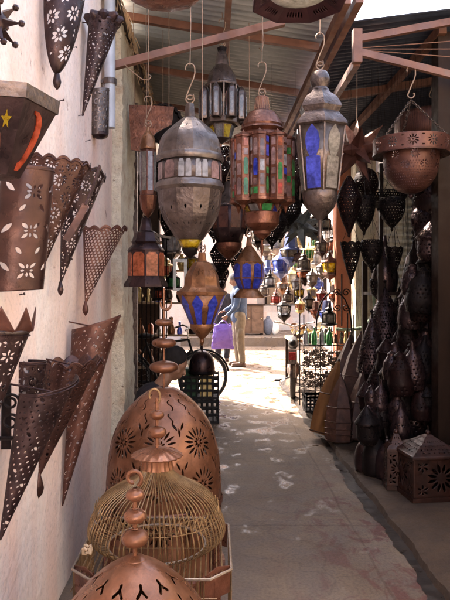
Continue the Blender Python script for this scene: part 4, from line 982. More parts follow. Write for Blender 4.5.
# ------------------------------------------------------------------ left shop: column, shelves
t = thing('twisted_column', 'rope-twisted wooden column at the left shop doorway', 'column', (P(128, 0, 5.52).x, 5.55, 0))
v = []; f = []; nz = 260
for i in range(nz+1):
    z = 2.9*i/nz
    for q in range(16):
        a = 2*PI*q/16; rr = .030*(1+.22*math.cos(2*a-z*34)); v.append((rr*math.cos(a), rr*math.sin(a), z))
for i in range(nz):
    for q in range(16): f.append((i*16+q, i*16+(q+1) % 16, (i+1)*16+(q+1) % 16, (i+1)*16+q))
link('shaft', v, f, woodl, t, 0, 80); mb = MB(); mb.box((-.05, -.05, 2.901), (.05, .05, 3.28)); mb.build('capital', wood, t)
mb = MB(); mb.box((P(133, 0, 5.9).x, 5.85, 0), (P(138, 0, 5.9).x, 5.9, 3.28)); tag(mb.build('door_post', silverd), 'thin grey metal door post behind the twisted column', 'post')
mb = MB()
for q in range(7): mb.tube([P(142+q*3.2, 300, 6.3+q*.1)*1 if 0 else (P(142+q*3.2, 0, 6.3).x, 6.3+q*.12, 0.0), (P(142+q*3.2, 0, 6.3).x, 6.3+q*.12, 2.1)], .008, 6)
mb.bar((P(140, 0, 6.3).x, 6.25, 2.1), (P(165, 0, 6.3).x, 7.1, 2.1), .02, .03)
tag(mb.build('iron_grille', black), 'dark iron grille standing inside the left shop doorway', 'grille')
t = thing('display_shelf', 'crowded metal shelving in the left shop behind the seated man', 'shelf', (-.62, 8.6, 0))
for x in (-.5, .45):
    for y in (0, .35): mb = MB(); mb.box((x, y, 0), (x+.03, y+.03, 2.2)); mb.build('post', silverd, t)
for z in (.4, .85, 1.3, 1.75, 2.15): mb = MB(); mb.box((-.469, .0, z), (.449, .36, z+.025)); mb.build('shelf_board', woodl, t)
ri = random.Random(5)
for z in (.425, .875, 1.325, 1.775):
    for q in range(6):
        x = -.62-.4+q*.145+ri.uniform(-.02, .02); y = 8.72; s = ri.uniform(.7, 1.2)
        o = MB(); kind_ = ri.randrange(3)
        pr = [[(0, 0), (.045, .0), (.05, .05), (.02, .14), (.025, .2), (0, .21)], [(0, 0), (.03, 0), (.055, .07), (.04, .15), (.02, .17), (.03, .19), (0, .19)], [(0, 0), (.05, 0), (.05, .16), (.0, .22)]][kind_]
        o.lathe([(a*s, b*s) for a, b in pr], 12, (x, y, z+.001)); ob = o.build('vase', ri.choice([silver, whiteg, goldm, amberg, bluel, black, copper2]))
        lv = {.425: 'lowest', .875: 'second', 1.325: 'third', 1.775: 'top'}[z]
        tag(ob, f"small {['tapered', 'round-bellied', 'straight-sided'][kind_]} vessel, {['first','second','third','fourth','fifth','sixth'][q]} from the left on the {lv} shelf of the left shop", 'vessel', 'vessels on the left shop shelves')
t = thing('picture_frame', 'pale wooden window frame leaning in the left shop beside the egg tip', 'frame', P(180, 275, 6.6))
mb = MB(); k = 6.6/F
mb.box((-7*k, -.02, -16*k), (-4*k, .02, 16*k)); mb.box((4*k, -.02, -16*k), (7*k, .02, 16*k)); mb.box((-3.99*k, -.02, 13*k), (3.99*k, .02, 16*k)); mb.box((-3.99*k, -.02, -16*k), (3.99*k, .02, -13*k)); mb.build('frame', paperw, t)
mb = MB(); mb.tube([(0, 0, 16*k), (0, 0, 3.4-t.location.z)], .004, 4); mb.build('hanging_wire', hookm, t)

# crates
def crate(label, x, y, z, rz, w=.42, d=.34, h=.27):
    t = thing('plastic_crate', label, 'crate', (x, y, z), 'black plastic crates', rz)
    for (ax, L, off, nm) in (('x', w, -d/2, 'side'), ('x', w, d/2, 'side'), ('y', d, -w/2, 'side'), ('y', d, w/2, 'side')):
        mb = MB(); nb = 7
        for q in range(nb+1):
            u = -L/2+L*q/nb
            a, b = ((u-.008, off-.006, .0), (u+.008, off+.006, h)) if ax == 'x' else ((off-.006, u-.008, .0), (off+.006, u+.008, h))
            mb.box(a, b)
        for q, zc_ in enumerate((.015, .1, .18, h-.02)):
            e = .008
            a, b = ((-L/2, off-e, zc_-.014), (L/2, off+e, zc_+.014)) if ax == 'x' else ((off-e+.001, -L/2-.002, zc_-.013), (off+e-.001, L/2+.002, zc_+.013))
            mb.box(a, b)
        mb.build('lattice_side', blackpl, t)
    mb = MB(); mb.box((-w/2+.01, -d/2+.01, .004), (w/2-.01, d/2-.01, .012)); mb.build('bottom', blackpl, t)
    return t
cx = P(199, 0, 7.0).x
crate('lower black plastic crate in front of the bicycle', cx, 7.15, 0, .05); crate('upper black plastic crate of the stack by the bicycle', cx+.01, 7.14, .274, -.03)
crate('black plastic crate behind the big dome lantern, left of the stack', cx-.46, 7.2, 0, .1)
crate('black plastic crate on the ground deep in the shop doorway', cx-.92, 7.4, 0, -.1)
for q, (m_, l) in enumerate(((metal('dull_green_card', (.01, .05, .02), (.02, .09, .04), 0, .6),  'green carton in the upper crate'), (goldm, 'yellow carton in the upper crate right of the green one'))):
    mb = MB(); mb.box((cx-.17+q*.18, 7.02, .3), (cx-.02+q*.17, 7.2, .6)); mb.box((cx-.165+q*.18, 7.05, .601), (cx-.03+q*.17, 7.19, .612)); tag(mb.build('carton', m_), l, 'carton')
t = thing('dome_basket', 'dark round-topped metal basket lid resting on the crates', 'basket', P(202, 372, 6.9))
mb = MB(); k = 6.9/F; mb.lathe(cr([(12.5*k, 0), (13*k, 5*k), (11*k, 14*k), (6*k, 20*k), (1*k, 22*k), (0, 22.5*k)], 20), 24); mb.build('lid', rust2, t)
mb = MB(); mb.lathe([(1*k, 22*k), (1.5*k, 24*k), (1*k, 27*k), (0, 28*k)], 10); mb.build('knob', rust2, t)
mb = MB(); mb.lathe([(13*k, -.02), (14*k, 0), (13*k, .02), (0, .0)], 24); mb.build('rim', black, t)

# bicycle
t = thing('bicycle', 'black bicycle half hidden behind the plastic crates', 'bicycle', (P(203, 0, 8.3).x, 8.3, 0), None, R(18))
def wheel(cx_, r=.33, steer=0):
    mb = MB(); mb.tube([(cx_+r*math.cos(a), 0, r+r*math.sin(a)) for a in [2*PI*q/40 for q in range(40)]], .018, 8, True); w = mb.build('wheel', rubber, t)
    mb = MB(); mb.tube([(cx_+(r-.025)*math.cos(a), 0, r+(r-.025)*math.sin(a)) for a in [2*PI*q/40 for q in range(40)]], .009, 6, True); mb.build('rim', chrome, w)
    mb = MB()
    for q in range(24): a = 2*PI*q/24; mb.tube([(cx_, .01*(-1)**q, r), (cx_+(r-.02)*math.cos(a), 0, r+(r-.02)*math.sin(a))], .0018, 4)
    mb.tube([(cx_, -.04, r), (cx_, .04, r)], .02, 10); mb.build('spokes', chrome, w)
    mb = MB(); mb.tube([(cx_+(r+.035)*math.cos(a), 0, r+(r+.035)*math.sin(a)) for a in [R(10)+R(150)*q/16 for q in range(17)]], .016, 6); mb.build('mudguard', blackpl, t)
wheel(0); wheel(-1.05)
mb = MB(); J = dict(bb=(-.62, 0, .29), seat=(-.76, 0, .78), head=(-.2, 0, .84), hl=(-.16, 0, .7), rear=(-1.05, 0, .33), fr=(0, 0, .33))
for a, b in (('bb', 'seat'), ('bb', 'hl'), ('seat', 'head'), ('bb', 'rear'), ('seat', 'rear'), ('head', 'hl')): mb.tube([J[a], J[b]], .016, 8)
mb.tube([J['hl'], (-.06, 0, .5), J['fr']], .013, 8); mb.build('frame', blackpl, t)
mb = MB(); mb.tube([J['head'], (-.22, 0, .98), (-.2, .02, 1.0)], .012, 8); mb.tube([(-.32, -.27, .98), (-.22, -.2, 1.02), (-.2, 0, 1.0), (-.22, .2, 1.02), (-.32, .27, .98)], .012, 8); mb.build('handlebar', chrome, t)
mb = MB(); mb.ball((-.8, 0, .9), .1, 12, (1.3, .75, .35)); mb.tube([J['seat'], (-.79, 0, .88)], .013, 8); mb.build('saddle', blackpl, t)

# ------------------------------------------------------------------ people
def remesh(mb, name, m, parent=None, vox=.01, sm=4):
    o = mb.build(name, m, None)
    md = o.modifiers.new('r', 'REMESH'); md.mode = 'VOXEL'; md.voxel_size = vox*1.3
    s = o.modifiers.new('s', 'SMOOTH'); s.iterations = sm; s.factor = .5
    bpy.context.view_layer.update(); dg = bpy.context.evaluated_depsgraph_get()
    me = D.meshes.new_from_object(o.evaluated_get(dg)); me.polygons.foreach_set('use_smooth', [True]*len(me.polygons))
    from mathutils import noise as nz_
    amp, fq = {'hair': (.007, 75), 'jacket': (.02, 11), 'coat': (.02, 11), 'shirt': (.014, 14), 'trousers': (.016, 12)}.get(name, (0, 1))
    if amp:
        for q in me.vertices:
            p_ = Vector(q.co); w_ = nz_.noise(Vector((p_.x*fq, p_.y*fq, p_.z*fq*(.55 if amp > .01 else .3)))); q.co = p_+Vector(q.normal)*amp*(w_-abs(w_)*.6)
    if not me.materials: me.materials.append(m)
    o.modifiers.clear(); old = o.data; o.data = me; me.name = name; D.meshes.remove(old)
    if parent: o.parent = parent
    return o
def head_mb(mb, c, yaw, pitch, s=1.0):
    """adult head centred at c, facing +x before yaw"""
    M = Matrix.Rotation(yaw, 4, 'Z') @ Matrix.Rotation(pitch, 4, 'Y'); c = Vector(c)
    q = lambda x, y, z: c+M @ (Vector((x, y, z))*s)
    M3 = M.to_3x3()
    mb.ball(q(-.005, 0, .025), .1*s, 18, (.98, .78, .93), M3); mb.ball(q(.022, 0, -.035), .075*s, 16, (.9, .76, 1.0), M3)
    mb.cone(q(.055, 0, -.085), q(.02, 0, -.07), .024*s, .045*s, 10)
    mb.cone(q(.085, 0, .012), q(.108, 0, -.025), .009*s, .015*s, 8)
    mb.ball(q(.088, 0, -.056), .016*s, 8, (.8, 1.5, .5), M3); mb.ball(q(.086, 0, -.068), .015*s, 8, (.8, 1.3, .5), M3)
    for sy in (-1, 1):
        mb.ball(q(-.005, .08*sy, -.01), .026*s, 8, (.7, .35, 1.1), M3); mb.ball(q(.075, .03*sy, .03), .02*s, 8, (.7, 1.1, .4), M3)
        mb.ball(q(.06, .045*sy, -.02), .028*s, 8, (.8, .7, .8), M3)
    return q, M3
def hand_mb(mb, w, d, n, s=1.0, curl=.6):
    """wrist w, direction d (fingers), palm normal n"""
    w = Vector(w); d = Vector(d).normalized(); n = Vector(n).normalized(); sd = d.cross(n).normalized()
    for q in range(4): mb.cone(w+sd*(q-1.5)*.018*s*.7, w+d*.085*s+sd*(q-1.5)*.02*s, .016*s, .0115*s, 8)
    for q, L in enumerate((.07, .08, .075, .058)):
        a = w+d*.085*s+sd*(q-1.5)*.021*s; b = a+(d*math.cos(curl*.6)+n*math.sin(curl*.6))*L*.45*s; c = b+(d*math.cos(curl*1.6)+n*math.sin(curl*1.6))*L*.3*s; e = c+(d*math.cos(curl*2.4)+n*math.sin(curl*2.4))*L*.28*s
        mb.cone(a, b, .0095*s, .009*s, 8); mb.cone(b, c, .009*s, .008*s, 8); mb.cone(c, e, .008*s, .007*s, 8)
    a = w+d*.025*s-sd*.03*s; b = a+(d*.6-sd*.8+n*.3).normalized()*.035*s; c = b+(d*.9-sd*.2+n*.5).normalized()*.03*s
    mb.cone(a, b, .013*s, .011*s, 8); mb.cone(b, c, .011*s, .008*s, 8)
def hair_mesh(q, M3, s, name, m, parent, back=True):
    mb = MB(); mb.ball(q(-.014, 0, .038), .106*s, 20, (.98, .81, .94), M3); mb.ball(q(-.04, 0, -.01), .085*s, 16, (.8, .93, .95), M3)
    # trim the face side
    o = remesh(mb, name, m, parent, .008, 2)
    return o

# man in denim jacket: stands facing left (-x), slightly turned to camera
def standing_man():
    g = P(238, 366, 12.0); ox, oy = g.x+.02, 12.0; V = lambda x, y, z: Vector((ox+x*1.06, oy+y*1.06, z*1.065))
    b = MB()
    hipz = .88
    Lh, Rh = V(-.01, .09, hipz), V(.01, -.09, hipz)
    Lk, Rk = V(-.04, .10, .47), V(.02, -.10, .47); La, Ra = V(.0, .11, .09), V(.05, -.11, .09)
    for h, kn, an in ((Lh, Lk, La), (Rh, Rk, Ra)):
        b.cone(h, kn, .085, .055, 12); b.cone(kn, an, .055, .038, 12); b.cone(an, an+Vector((-.03, 0, -.045)), .036, .034, 8); b.cone(an+Vector((0, 0, -.05)), an+Vector((-.17, 0, -.055)), .034, .028, 8)
    b.cone(V(0, 0, .92), V(0, 0, 1.05), .14, .13, 14); b.cone(V(0, 0, 1.05), V(-.02, 0, 1.28), .13, .14, 14); b.cone(V(-.02, -.14, 1.36), V(-.02, .14, 1.36), .065, .065, 12)
    b.cone(V(-.03, 0, 1.38), V(-.06, 0, 1.49), .06, .052, 12)
    q, M3 = head_mb(b, V(-.09, 0, 1.565), PI+.25, .32, .96)
    nS, nE, nW = V(-.02, -.19, 1.35), V(-.06, -.23, 1.08), V(-.22, -.2, .93)
    fS, fE, fW = V(-.02, .19, 1.35), V(-.08, .23, 1.1), V(-.26, .16, 1.0)
    for S_, E_, W_ in ((nS, nE, nW), (fS, fE, fW)): b.cone(S_, E_, .052, .042, 12); b.cone(E_, W_, .042, .028, 12)
    hd = Vector((-.5, 0, -1)); hand_mb(b, nW+Vector((-.02, 0, -.015)), hd, (-.2, 1, 0), 1, 1.0); hand_mb(b, fW, Vector((-1, -.2, -.3)), (0, -.3, -1), 1, .6)
    body = remesh(b, 'person', skin, None, .009, 3)
    tag(body, 'man in a blue denim jacket and khaki trousers, head bowed, holding a purple bag', 'person')
    j = MB(); j.cone(V(0, 0, .9), V(0, 0, 1.08), .165, .15, 16); j.cone(V(0, 0, 1.08), V(-.01, 0, 1.28), .155, .165, 16); j.cone(V(-.02, -.145, 1.345), V(-.02, .145, 1.345), .088, .088, 12); j.cone(V(-.02, 0, 1.38), V(-.04, 0, 1.44), .09, .075, 12)
    for S_, E_, W_ in ((nS, nE, nW), (fS, fE, fW)): j.cone(S_, E_, .075, .06, 12); j.cone(E_, E_.lerp(W_, .88), .06, .046, 12)
    j.cone(V(0, -.05, .86), V(0, .05, .86), .135, .135, 14); j.cone(V(0, -.05, 1.05), V(0, .05, 1.05), .13, .13, 14)
    jo = remesh(j, 'jacket', denim, body, .012, 3)
    tr = MB()
    for h, kn, an in ((Lh, Lk, La), (Rh, Rk, Ra)): tr.cone(h+Vector((0, 0, .03)), kn, .115, .082, 12); tr.cone(kn, an+Vector((0, 0, .02)), .08, .068, 12)
    tr.cone(V(0, -.07, .93), V(0, .07, .93), .12, .12, 12); tr.ball(V(.02, -.19, .62), .05, 10, (1.2, .4, 1.5)); remesh(tr, 'trousers', khaki, body, .011, 3)
    for an in (La, Ra):
        s = MB(); s.cone(an+Vector((.03, 0, -.045)), an+Vector((-.17, 0, -.052)), .044, .036, 10); s.cone(an, an+Vector((0, 0, -.04)), .048, .05, 10); s.box(an+Vector((-.21, -.042, -.088)), an+Vector((.075, .042, -.068))); remesh(s, 'shoe', shoem, body, .008, 2)
    hair_mesh(q, M3, .96, 'hair', hairg, body)
    return nW+Vector((-.06, -.0, -.11))
bagtop = standing_man()
t = thing('carrier_bag', 'shiny purple plastic carrier bag held by the man in denim', 'bag', bagtop)
nu_, nv_ = 40, 24; v = []; f = []
for j in range(nv_+1):
    w_ = j/nv_; z = -.06-.46*w_
    for i in range(nu_):
        a = 2*PI*i/nu_; wx = .16+.045*w_; wy = .03+.055*math.sin(PI*min(1, w_*1.1))**.7
        cr_ = 1+.05*math.sin(i*2.3+j*.9)+.04*math.sin(i*5.1+j*.3)
        e = .6
        x = wx*math.copysign(abs(math.cos(a))**e, math.cos(a))*cr_; y = wy*math.copysign(abs(math.sin(a))**e, math.sin(a))*cr_
        v.append((x-.03, y, z+.012*math.sin(a*3+j)))
for j in range(nv_):
    for i in range(nu_): f.append((j*nu_+i, j*nu_+(i+1) % nu_, (j+1)*nu_+(i+1) % nu_, (j+1)*nu_+i))
f.append(tuple(nv_*nu_+i for i in range(nu_)))
link('sack', v, f, purple, t, .002, 60)
for sy in (-1, 1): mb = MB(); mb.tube([(-.12, .025*sy, -.1), (-.07, .02*sy, -.02), (-.0, .012*sy, .015), (.04, .02*sy, -.02), (.08, .025*sy, -.1)], .014, 6); mb.build('handle', purple, t)

def dark_person():
    g = P(219, 372, 11.2); ox, oy = P(222, 0, 12.7).x, 12.7; V = lambda x, y, z: Vector((ox+x, oy+y, z)); b = MB()
    legs = ((V(-.08, 0, .86), V(-.08, -.02, .45), V(-.08, .02, .08)), (V(.08, 0, .86), V(.1, .04, .45), V(.1, .06, .08)))
    for h, kn, an in legs: b.cone(h, kn, .08, .052, 10); b.cone(kn, an, .052, .037, 10); b.cone(an, an+Vector((0, .14, -.04)), .036, .028, 8)
    b.cone(V(0, 0, .9), V(0, 0, 1.25), .13, .14, 12); b.cone(V(-.15, 0, 1.33), V(.15, 0, 1.33), .06, .06, 10); b.cone(V(0, 0, 1.34), V(0, .02, 1.45), .058, .05, 10)
    q, M3 = head_mb(b, V(0, .03, 1.54), R(80), .2, .96)
    arms = ((V(-.19, 0, 1.32), V(-.25, -.02, 1.05), V(-.2, .1, .85)), (V(.19, 0, 1.32), V(.24, .0, 1.05), V(.2, .12, .86)))
    for S_, E_, W_ in arms: b.cone(S_, E_, .05, .04, 10); b.cone(E_, W_, .04, .028, 10); hand_mb(b, W_, (0, .3, -1), (0, 1, .3), 1, .5)
    body = remesh(b, 'person', skin, None, .011, 3)
    tag(body, 'person in dark coat and black trousers standing in front of the man in denim', 'person')
    j = MB(); j.cone(V(0, 0, .8), V(0, 0, 1.25), .17, .16, 14); j.cone(V(-.14, 0, 1.32), V(.14, 0, 1.32), .09, .09, 12)
    for S_, E_, W_ in arms: j.cone(S_, E_, .075, .06, 10); j.cone(E_, E_.lerp(W_, .9), .06, .045, 10)
    remesh(j, 'coat', darkcl, body, .013, 3)
    tr = MB()
    for h, kn, an in legs: tr.cone(h, kn, .105, .075, 10); tr.cone(kn, an+Vector((0, 0, .02)), .075, .062, 10)
    remesh(tr, 'trousers', darkcl, body, .012, 3)
    for h, kn, an in legs: s = MB(); s.cone(an+Vector((0, -.03, -.04)), an+Vector((0, .17, -.045)), .042, .034, 8); remesh(s, 'shoe', shoem, body, .009, 2)
    hair_mesh(q, M3, .96, 'hair', hairm, body)
dark_person()
def seated_man():
    hc = P(174, 364, 4.75); ox, oy = hc.x-.05, 4.75; hz = hc.z; V = lambda x, y, z: Vector((ox+x, oy+y, z)); b = MB()
    q, M3 = head_mb(b, hc, -.2, .5, 1.02)
    b.cone(V(.0, 0, hz-.09), V(-.06, 0, hz-.17), .05, .055, 12); b.cone(V(-.09, -.15, hz-.24), V(-.09, .15, hz-.24), .06, .06, 12)
    b.cone(V(-.1, 0, hz-.3), V(-.16, 0, .32), .14, .14, 12)
    arms = ((V(-.09, -.19, hz-.26), V(.0, -.22, .45), V(.2, -.1, .4)), (V(-.09, .19, hz-.26), V(.02, .22, .45), V(.2, .1, .42)))
    legs = ((V(-.14, -.1, .3), V(.2, -.16, .5), V(.1, -.14, .09)), (V(-.14, .1, .3), V(.2, .16, .5), V(.1, .14, .09)))
    for S_, E_, W_ in arms: b.cone(S_, E_, .05, .04, 10); b.cone(E_, W_, .04, .028, 10); hand_mb(b, W_, (1, 0, -.3), (0, 0, -1), 1, .8)
    for h, kn, an in legs: b.cone(h, kn, .08, .058, 10); b.cone(kn, an, .055, .038, 10); b.cone(an, an+Vector((.14, 0, -.045)), .036, .028, 8)
    body = remesh(b, 'person', skin, None, .007, 3)
    tag(body, 'black-haired man crouching over his work behind the big dome lantern', 'person')
    j = MB(); j.cone(V(-.1, 0, hz-.3), V(-.16, 0, .3), .165, .17, 14); j.cone(V(-.09, -.15, hz-.25), V(-.09, .15, hz-.25), .085, .085, 12)
    for S_, E_, W_ in arms: j.cone(S_, E_, .072, .058, 10); j.cone(E_, E_.lerp(W_, .9), .058, .044, 10)
    remesh(j, 'shirt', darkcl, body, .011, 3)
    tr = MB()
    for h, kn, an in legs: tr.cone(h, kn, .1, .075, 10); tr.cone(kn, an+Vector((0, 0, .02)), .075, .06, 10)
    remesh(tr, 'trousers', darkcl, body, .011, 3)
    hm = MB(); hm.ball(q(-.018, 0, .04), .108, 20, (.96, .82, .94), M3); hm.ball(q(-.045, 0, -.015), .085, 16, (.8, .95, .95), M3); remesh(hm, 'hair', hairm, body, .008, 2)
    t = thing('stool', 'low wooden stool under the crouching man', 'stool', (ox-.2, oy, 0)); mb = MB(); mb.box((-.14, -.16, .135), (.16, .16, .16)); mb.build('seat', wood, t)
    for x in (-.12, .11):
        for y in (-.14, .11): mb = MB(); mb.box((x, y, 0), (x+.03, y+.03, .134)); mb.build('leg', wood, t)
seated_man()

# ------------------------------------------------------------------ floor lanterns (left foreground)
def beads(parent, zs, rs, m, zrod0, zrod1, flat=.55):
    mb = MB(); mb.tube([(0, 0, zrod0), (0, 0, zrod1)], .006, 8); mb.build('rod', m, parent)
    for z, r in zip(zs, rs):
        mb = MB(); mb.lathe([(.006, -r*flat*1.02)]+[(max(.006, r*math.cos(a)**.8), r*flat*math.sin(a)) for a in [R(-84)+R(168)*j/16 for j in range(17)]]+[(.009, r*flat*1.08), (.007, r*flat*1.2)], 32, (0, 0, z)); mb.build('bead', m, parent, 0, 75)
# Big dome
Y = 3.25; c = P(164, 286, Y); k = Y/F
t = thing('dome_lantern', 'tall pink copper dome lantern with rosette cutouts, rearmost of the three on the ground', 'floor lantern', (c.x, Y, 0)); zt = P(0, 387, Y).z
def big_holes(U, y, r):
    x = (np.mod(U*8, 1)-.5); X = x*2*PI*np.maximum(r, .02)/8
    h = mn(*[flower(X, y, 0, cy, .083, 16, .13, .38) for cy in (.36, .56, .76)])
    h = mn(h, *[flower(X, y, 0, cy, .028, 8, .3, .2) for cy in (.36, .56, .76)])
    x2 = np.mod(U*8+.5, 1)-.5; X2 = x2*2*PI*np.maximum(r, .02)/8
    h = mn(h, *[petal(X2, y, sx, cy+sy, a, .045, .011) for cy in (.27, .46, .66) for sx, sy, a in ((-.02, 0, 1.1), (.02, 0, 2.04), (0, .03, 1.57))])
    # S scrolls near the crown
    x3 = (np.mod(U*14, 1)-.5)*2*PI*np.maximum(r, .02)/14
    s = np.abs(x3-.011*np.sin((y-.15)*85))-.0038+np.where(np.abs(y-.15) > .035, 1, 0); h = mn(h, s)
    x4 = (np.mod(U*10+.5, 1)-.5)*2*PI*np.maximum(r, .02)/10
    s = np.abs(x4-.010*np.sin((y-.225)*90))-.0036+np.where(np.abs(y-.225) > .028, 1, 0); h = mn(h, s)
    x5 = (np.mod(U*12, 1)-.5)*2*PI*np.maximum(r, .02)/12; h = mn(h, petal(x5, y, 0, .085, 1.57, .02, .009))
    return h
pierced_lathe('dome', [(.02, zt), (.07, zt-.012), (.155, zt-.075), (.235, zt-.18), (.28, zt-.31), (.297, zt-.46), (.30, zt-.56), (.30, .12)], big_holes, copper, t, 0, 900, 230, R(-90-22.5), True, .002)
mb = MB(); mb.lathe([(.298, .13), (.32, .12), (.325, .0), (.3, .0)], 40); mb.build('base_ring', copperd, t)
mb = MB()
mb.lathe([(.305, .46), (.309, .455), (.309, .435), (.305, .43)], 48); mb.build('band', copperd, t)
for q in range(4):
    a = R(35)+q*PI/2; M = Matrix.Translation((.325*math.cos(a), .325*math.sin(a), .42)) @ Matrix.Rotation(a+PI/2, 4, 'Z')
    mb = MB(); mb.prism([(-.05, -.1), (.05, -.1), (.055, .02), (.03, .09), (0, .14), (-.03, .09), (-.055, .02)], .004, M); mb.build('leaf_plate', copperd, t)
beads(t, [P(0, 367, Y).z, P(0, 343, Y).z, P(0, 322.5, Y).z], [.076, .064, .048], copper, zt-.01, P(0, 288, Y).z, .42)
mb = MB(); zc_ = P(0, 303, Y).z; mb.tube([(.01+.028*math.cos(a), 0, zc_+.035*math.sin(a)) for a in [R(150)+R(240)*q/14 for q in range(15)]], [.002+.006*math.sin(PI*q/14) for q in range(15)], 8); mb.build('crescent', copper, t)

# wire cage lantern
Y = 2.2; c = P(157, 286, Y); k = Y/F
t = thing('cage_lantern', 'onion-domed wire cage lantern between the two copper domes', 'floor lantern', (c.x, Y, 0))
zp = .63; zcol = .955
prof = cr([(.045, zcol-.03), (.056, zcol-.06), (.09, zcol-.09), (.145, zcol-.118), (.192, zcol-.15), (.218, zcol-.192), (.238, zcol-.24), (.239, zcol-.275), (.212, zcol-.302), (.172, zp+.01)], 36)
mb = MB()
for q in range(78):
    a = 2*PI*q/78+random.uniform(-.012, .012); mb.tube([(r*math.cos(a), r*math.sin(a), z) for r, z in prof], .0021, 5)
mb.build('wire_dome', wire, t)
for r_, z_ in ((.209, zcol-.176), (.226, zcol-.208), (.172, zp+.008)):
    mb = MB(); mb.tube(ring((0, 0, z_), r_, 'z', 48), .0012 if z_ > zp+.05 else .0045, 6, True); mb.build('hoop', wire if z_ > zp+.05 else greywire, t)
def zig():
    m_ = MB(); 
    for q in range(96): a = 2*PI*q/96; m_.tube([(.218*math.cos(a), .218*math.sin(a), zcol-.17 if q % 2 else zcol-.208), (.218*math.cos(a+2*PI/96), .218*math.sin(a+2*PI/96), zcol-.208 if q % 2 else zcol-.17)], .0016, 4)
    return m_
zig().build('zigzag_band', wire, t)
mb = MB(); hs = .258
fr = [(-hs, -hs+.07), (-hs+.07, -hs), (hs-.07, -hs), (hs, -hs+.07), (hs, hs-.07), (hs-.07, hs), (-hs+.07, hs), (-hs, hs-.07)]
mb.tube([(x, y, zp) for x, y in fr], .005, 6, True); mb.build('platform_frame', greywire, t)
mb = MB()
for i in range(-13, 14):     # radiating bars of platform clipped by the ring
    u = i*.0175
    for sy in (-1, 1):
        lim = hs if abs(u) < hs-.07 else hs-(abs(u)-(hs-.07))
        inner = math.sqrt(max(0, .17**2-u*u)) if abs(u) < .17 else 0
        if inner < lim:
            mb.tube([(u, sy*inner, zp), (u, sy*lim, zp)], .0027, 5)
mb.build('platform_wires', wire, t)
for q in range(4):
    a = PI/4+q*PI/2; M = Matrix.Translation((.3*math.cos(a), .3*math.sin(a), zp-.03)) @ Matrix.Rotation(a+PI/2, 4, 'Z')
    mb = MB(); mb.prism([(-.055, -.05), (.055, -.05), (.06, .035), (.0, .05), (-.06, .035)], .003, M); mb.build('corner_plate', copperd, t)
mb = MB()
for q in range(4):
    M = Matrix.Rotation(q*PI/2, 4, 'Z')
    for i in range(19):
        u = -.17+i*.34/18; mb.tube([M @ Vector((u, -hs, zp)), M @ Vector((u, -hs, .05))], .0022, 5)
    for z_ in (zp-.06, zp-.12, .3, .05): mb.tube([M @ Vector((-.21, -hs, z_)), M @ Vector((.21, -hs, z_))], .0022 if z_ > .2 else .006, 5)
mb.build('wire_body', wire, t)
for q in range(4):
    a = PI/4+q*PI/2; mb = MB(); mb.box((-.014, -.014, 0), (.014, .014, zp-.002), Matrix.Translation((.288*math.cos(a), .288*math.sin(a), 0)) @ Matrix.Rotation(a, 4, 'Z')); mb.build('leg', copperd, t)
mb = MB(); mb.box((-.23, -.23, .06), (.23, .23, .075)); mb.build('floor_plate', copperd, t)
mb = MB(); mb.lathe([(.0, zcol+.022), (.03, zcol+.02), (.075, zcol+.004), (.09, zcol-.004), (.088, zcol-.008), (.055, zcol-.006), (.052, zcol-.03), (.058, zcol-.05), (.0525, zcol-.05)], 72, (0, 0, 0), 0, 18, .035); mb.build('scalloped_collar', copper, t, .001)
beads(t, [P(0, 432, Y).z, P(0, 415, Y).z], [.034, .026], copper, zcol, P(0, 398, Y).z, .62)
mb = MB(); zh = P(0, 396, Y).z; mb.tube([(-.012+.026*math.cos(a)*(1-.03*q), 0, zh+.034*math.sin(a)*(1-.03*q)) for q, a in enumerate([R(-75)+R(-15)*j if 0 else R(-60)+R(17)*j for j in range(17)])], .0035, 6); mb.build('hook', wire, t)
mb = MB(); cc = P(86, 553, 1.98)-Vector(t.location); 
mb.tube([cc+Vector((.012*math.cos(a), .004*a, .012*math.sin(a)+.006*math.sin(3*a))) for a in [q*.7 for q in range(14)]], .005, 6); mb.build('string_knot', woodl, t)

# front dome
Y = 1.68; c = P(135, 286, Y); k = Y/F
t = thing('dome_lantern', 'foremost pale copper dome lantern with wishbone cutouts at the bottom edge', 'floor lantern', (c.x, Y, 0)); zt = P(0, 557, Y).z
def front_holes(U, y, r):
    h = None
    for ncol, cy, s, ph in ((11, .082, 1.15, 0), (11, .132, .0, .5), (11, .175, 1.35, .0), (11, .27, 1.5, .5), (11, .38, 1.5, 0)):
        X = (np.mod(U*ncol+ph, 1)-.5)*2*PI*np.maximum(r, .01)/ncol; yy = y-cy
        if s == 0: q = petal(X, yy, 0, 0, 1.57, .022, .008)
        else: q = mn(caps(X, yy, 0, -.013*s, 0, 0, .0032*s), caps(np.abs(X), yy, 0, 0, .0105*s, .016*s, .0034*s))
        h = q if h is None else mn(h, q)
    return h
pierced_lathe('dome', [(.028, zt-.004), (.075, zt-.03), (.13, zt-.075), (.185, zt-.14), (.225, zt-.23), (.235, zt-.33), (.235, .14)], front_holes, copper, t, 0, 780, 180, R(-90), True, .0025)
mb = MB(); mb.lathe([(.0, zt+.006), (.02, zt+.004), (.031, zt-.003), (.033, zt-.008), (.025, zt-.008)], 32); mb.build('top_cap', copper, t)
mb = MB(); mb.lathe([(.234, .15), (.255, .13), (.26, 0), (.24, 0)], 40); mb.build('base_ring', copperd, t)
beads(t, [P(0, 538, Y).z, P(0, 516, Y).z, P(0, 495, Y).z], [.0375, .031, .0255], copper, zt, P(0, 489, Y).z, .62)
mb = MB(); zh = P(0, 478, Y).z
mb.tube([(-.004+.024*math.cos(a)*(1-.035*q), 0, zh+.024*math.sin(a)*(1-.035*q)) for q, a in enumerate([R(-60)+R(24)*j for j in range(15)])], .0055, 8); mb.build('curled_hook', copper, t)

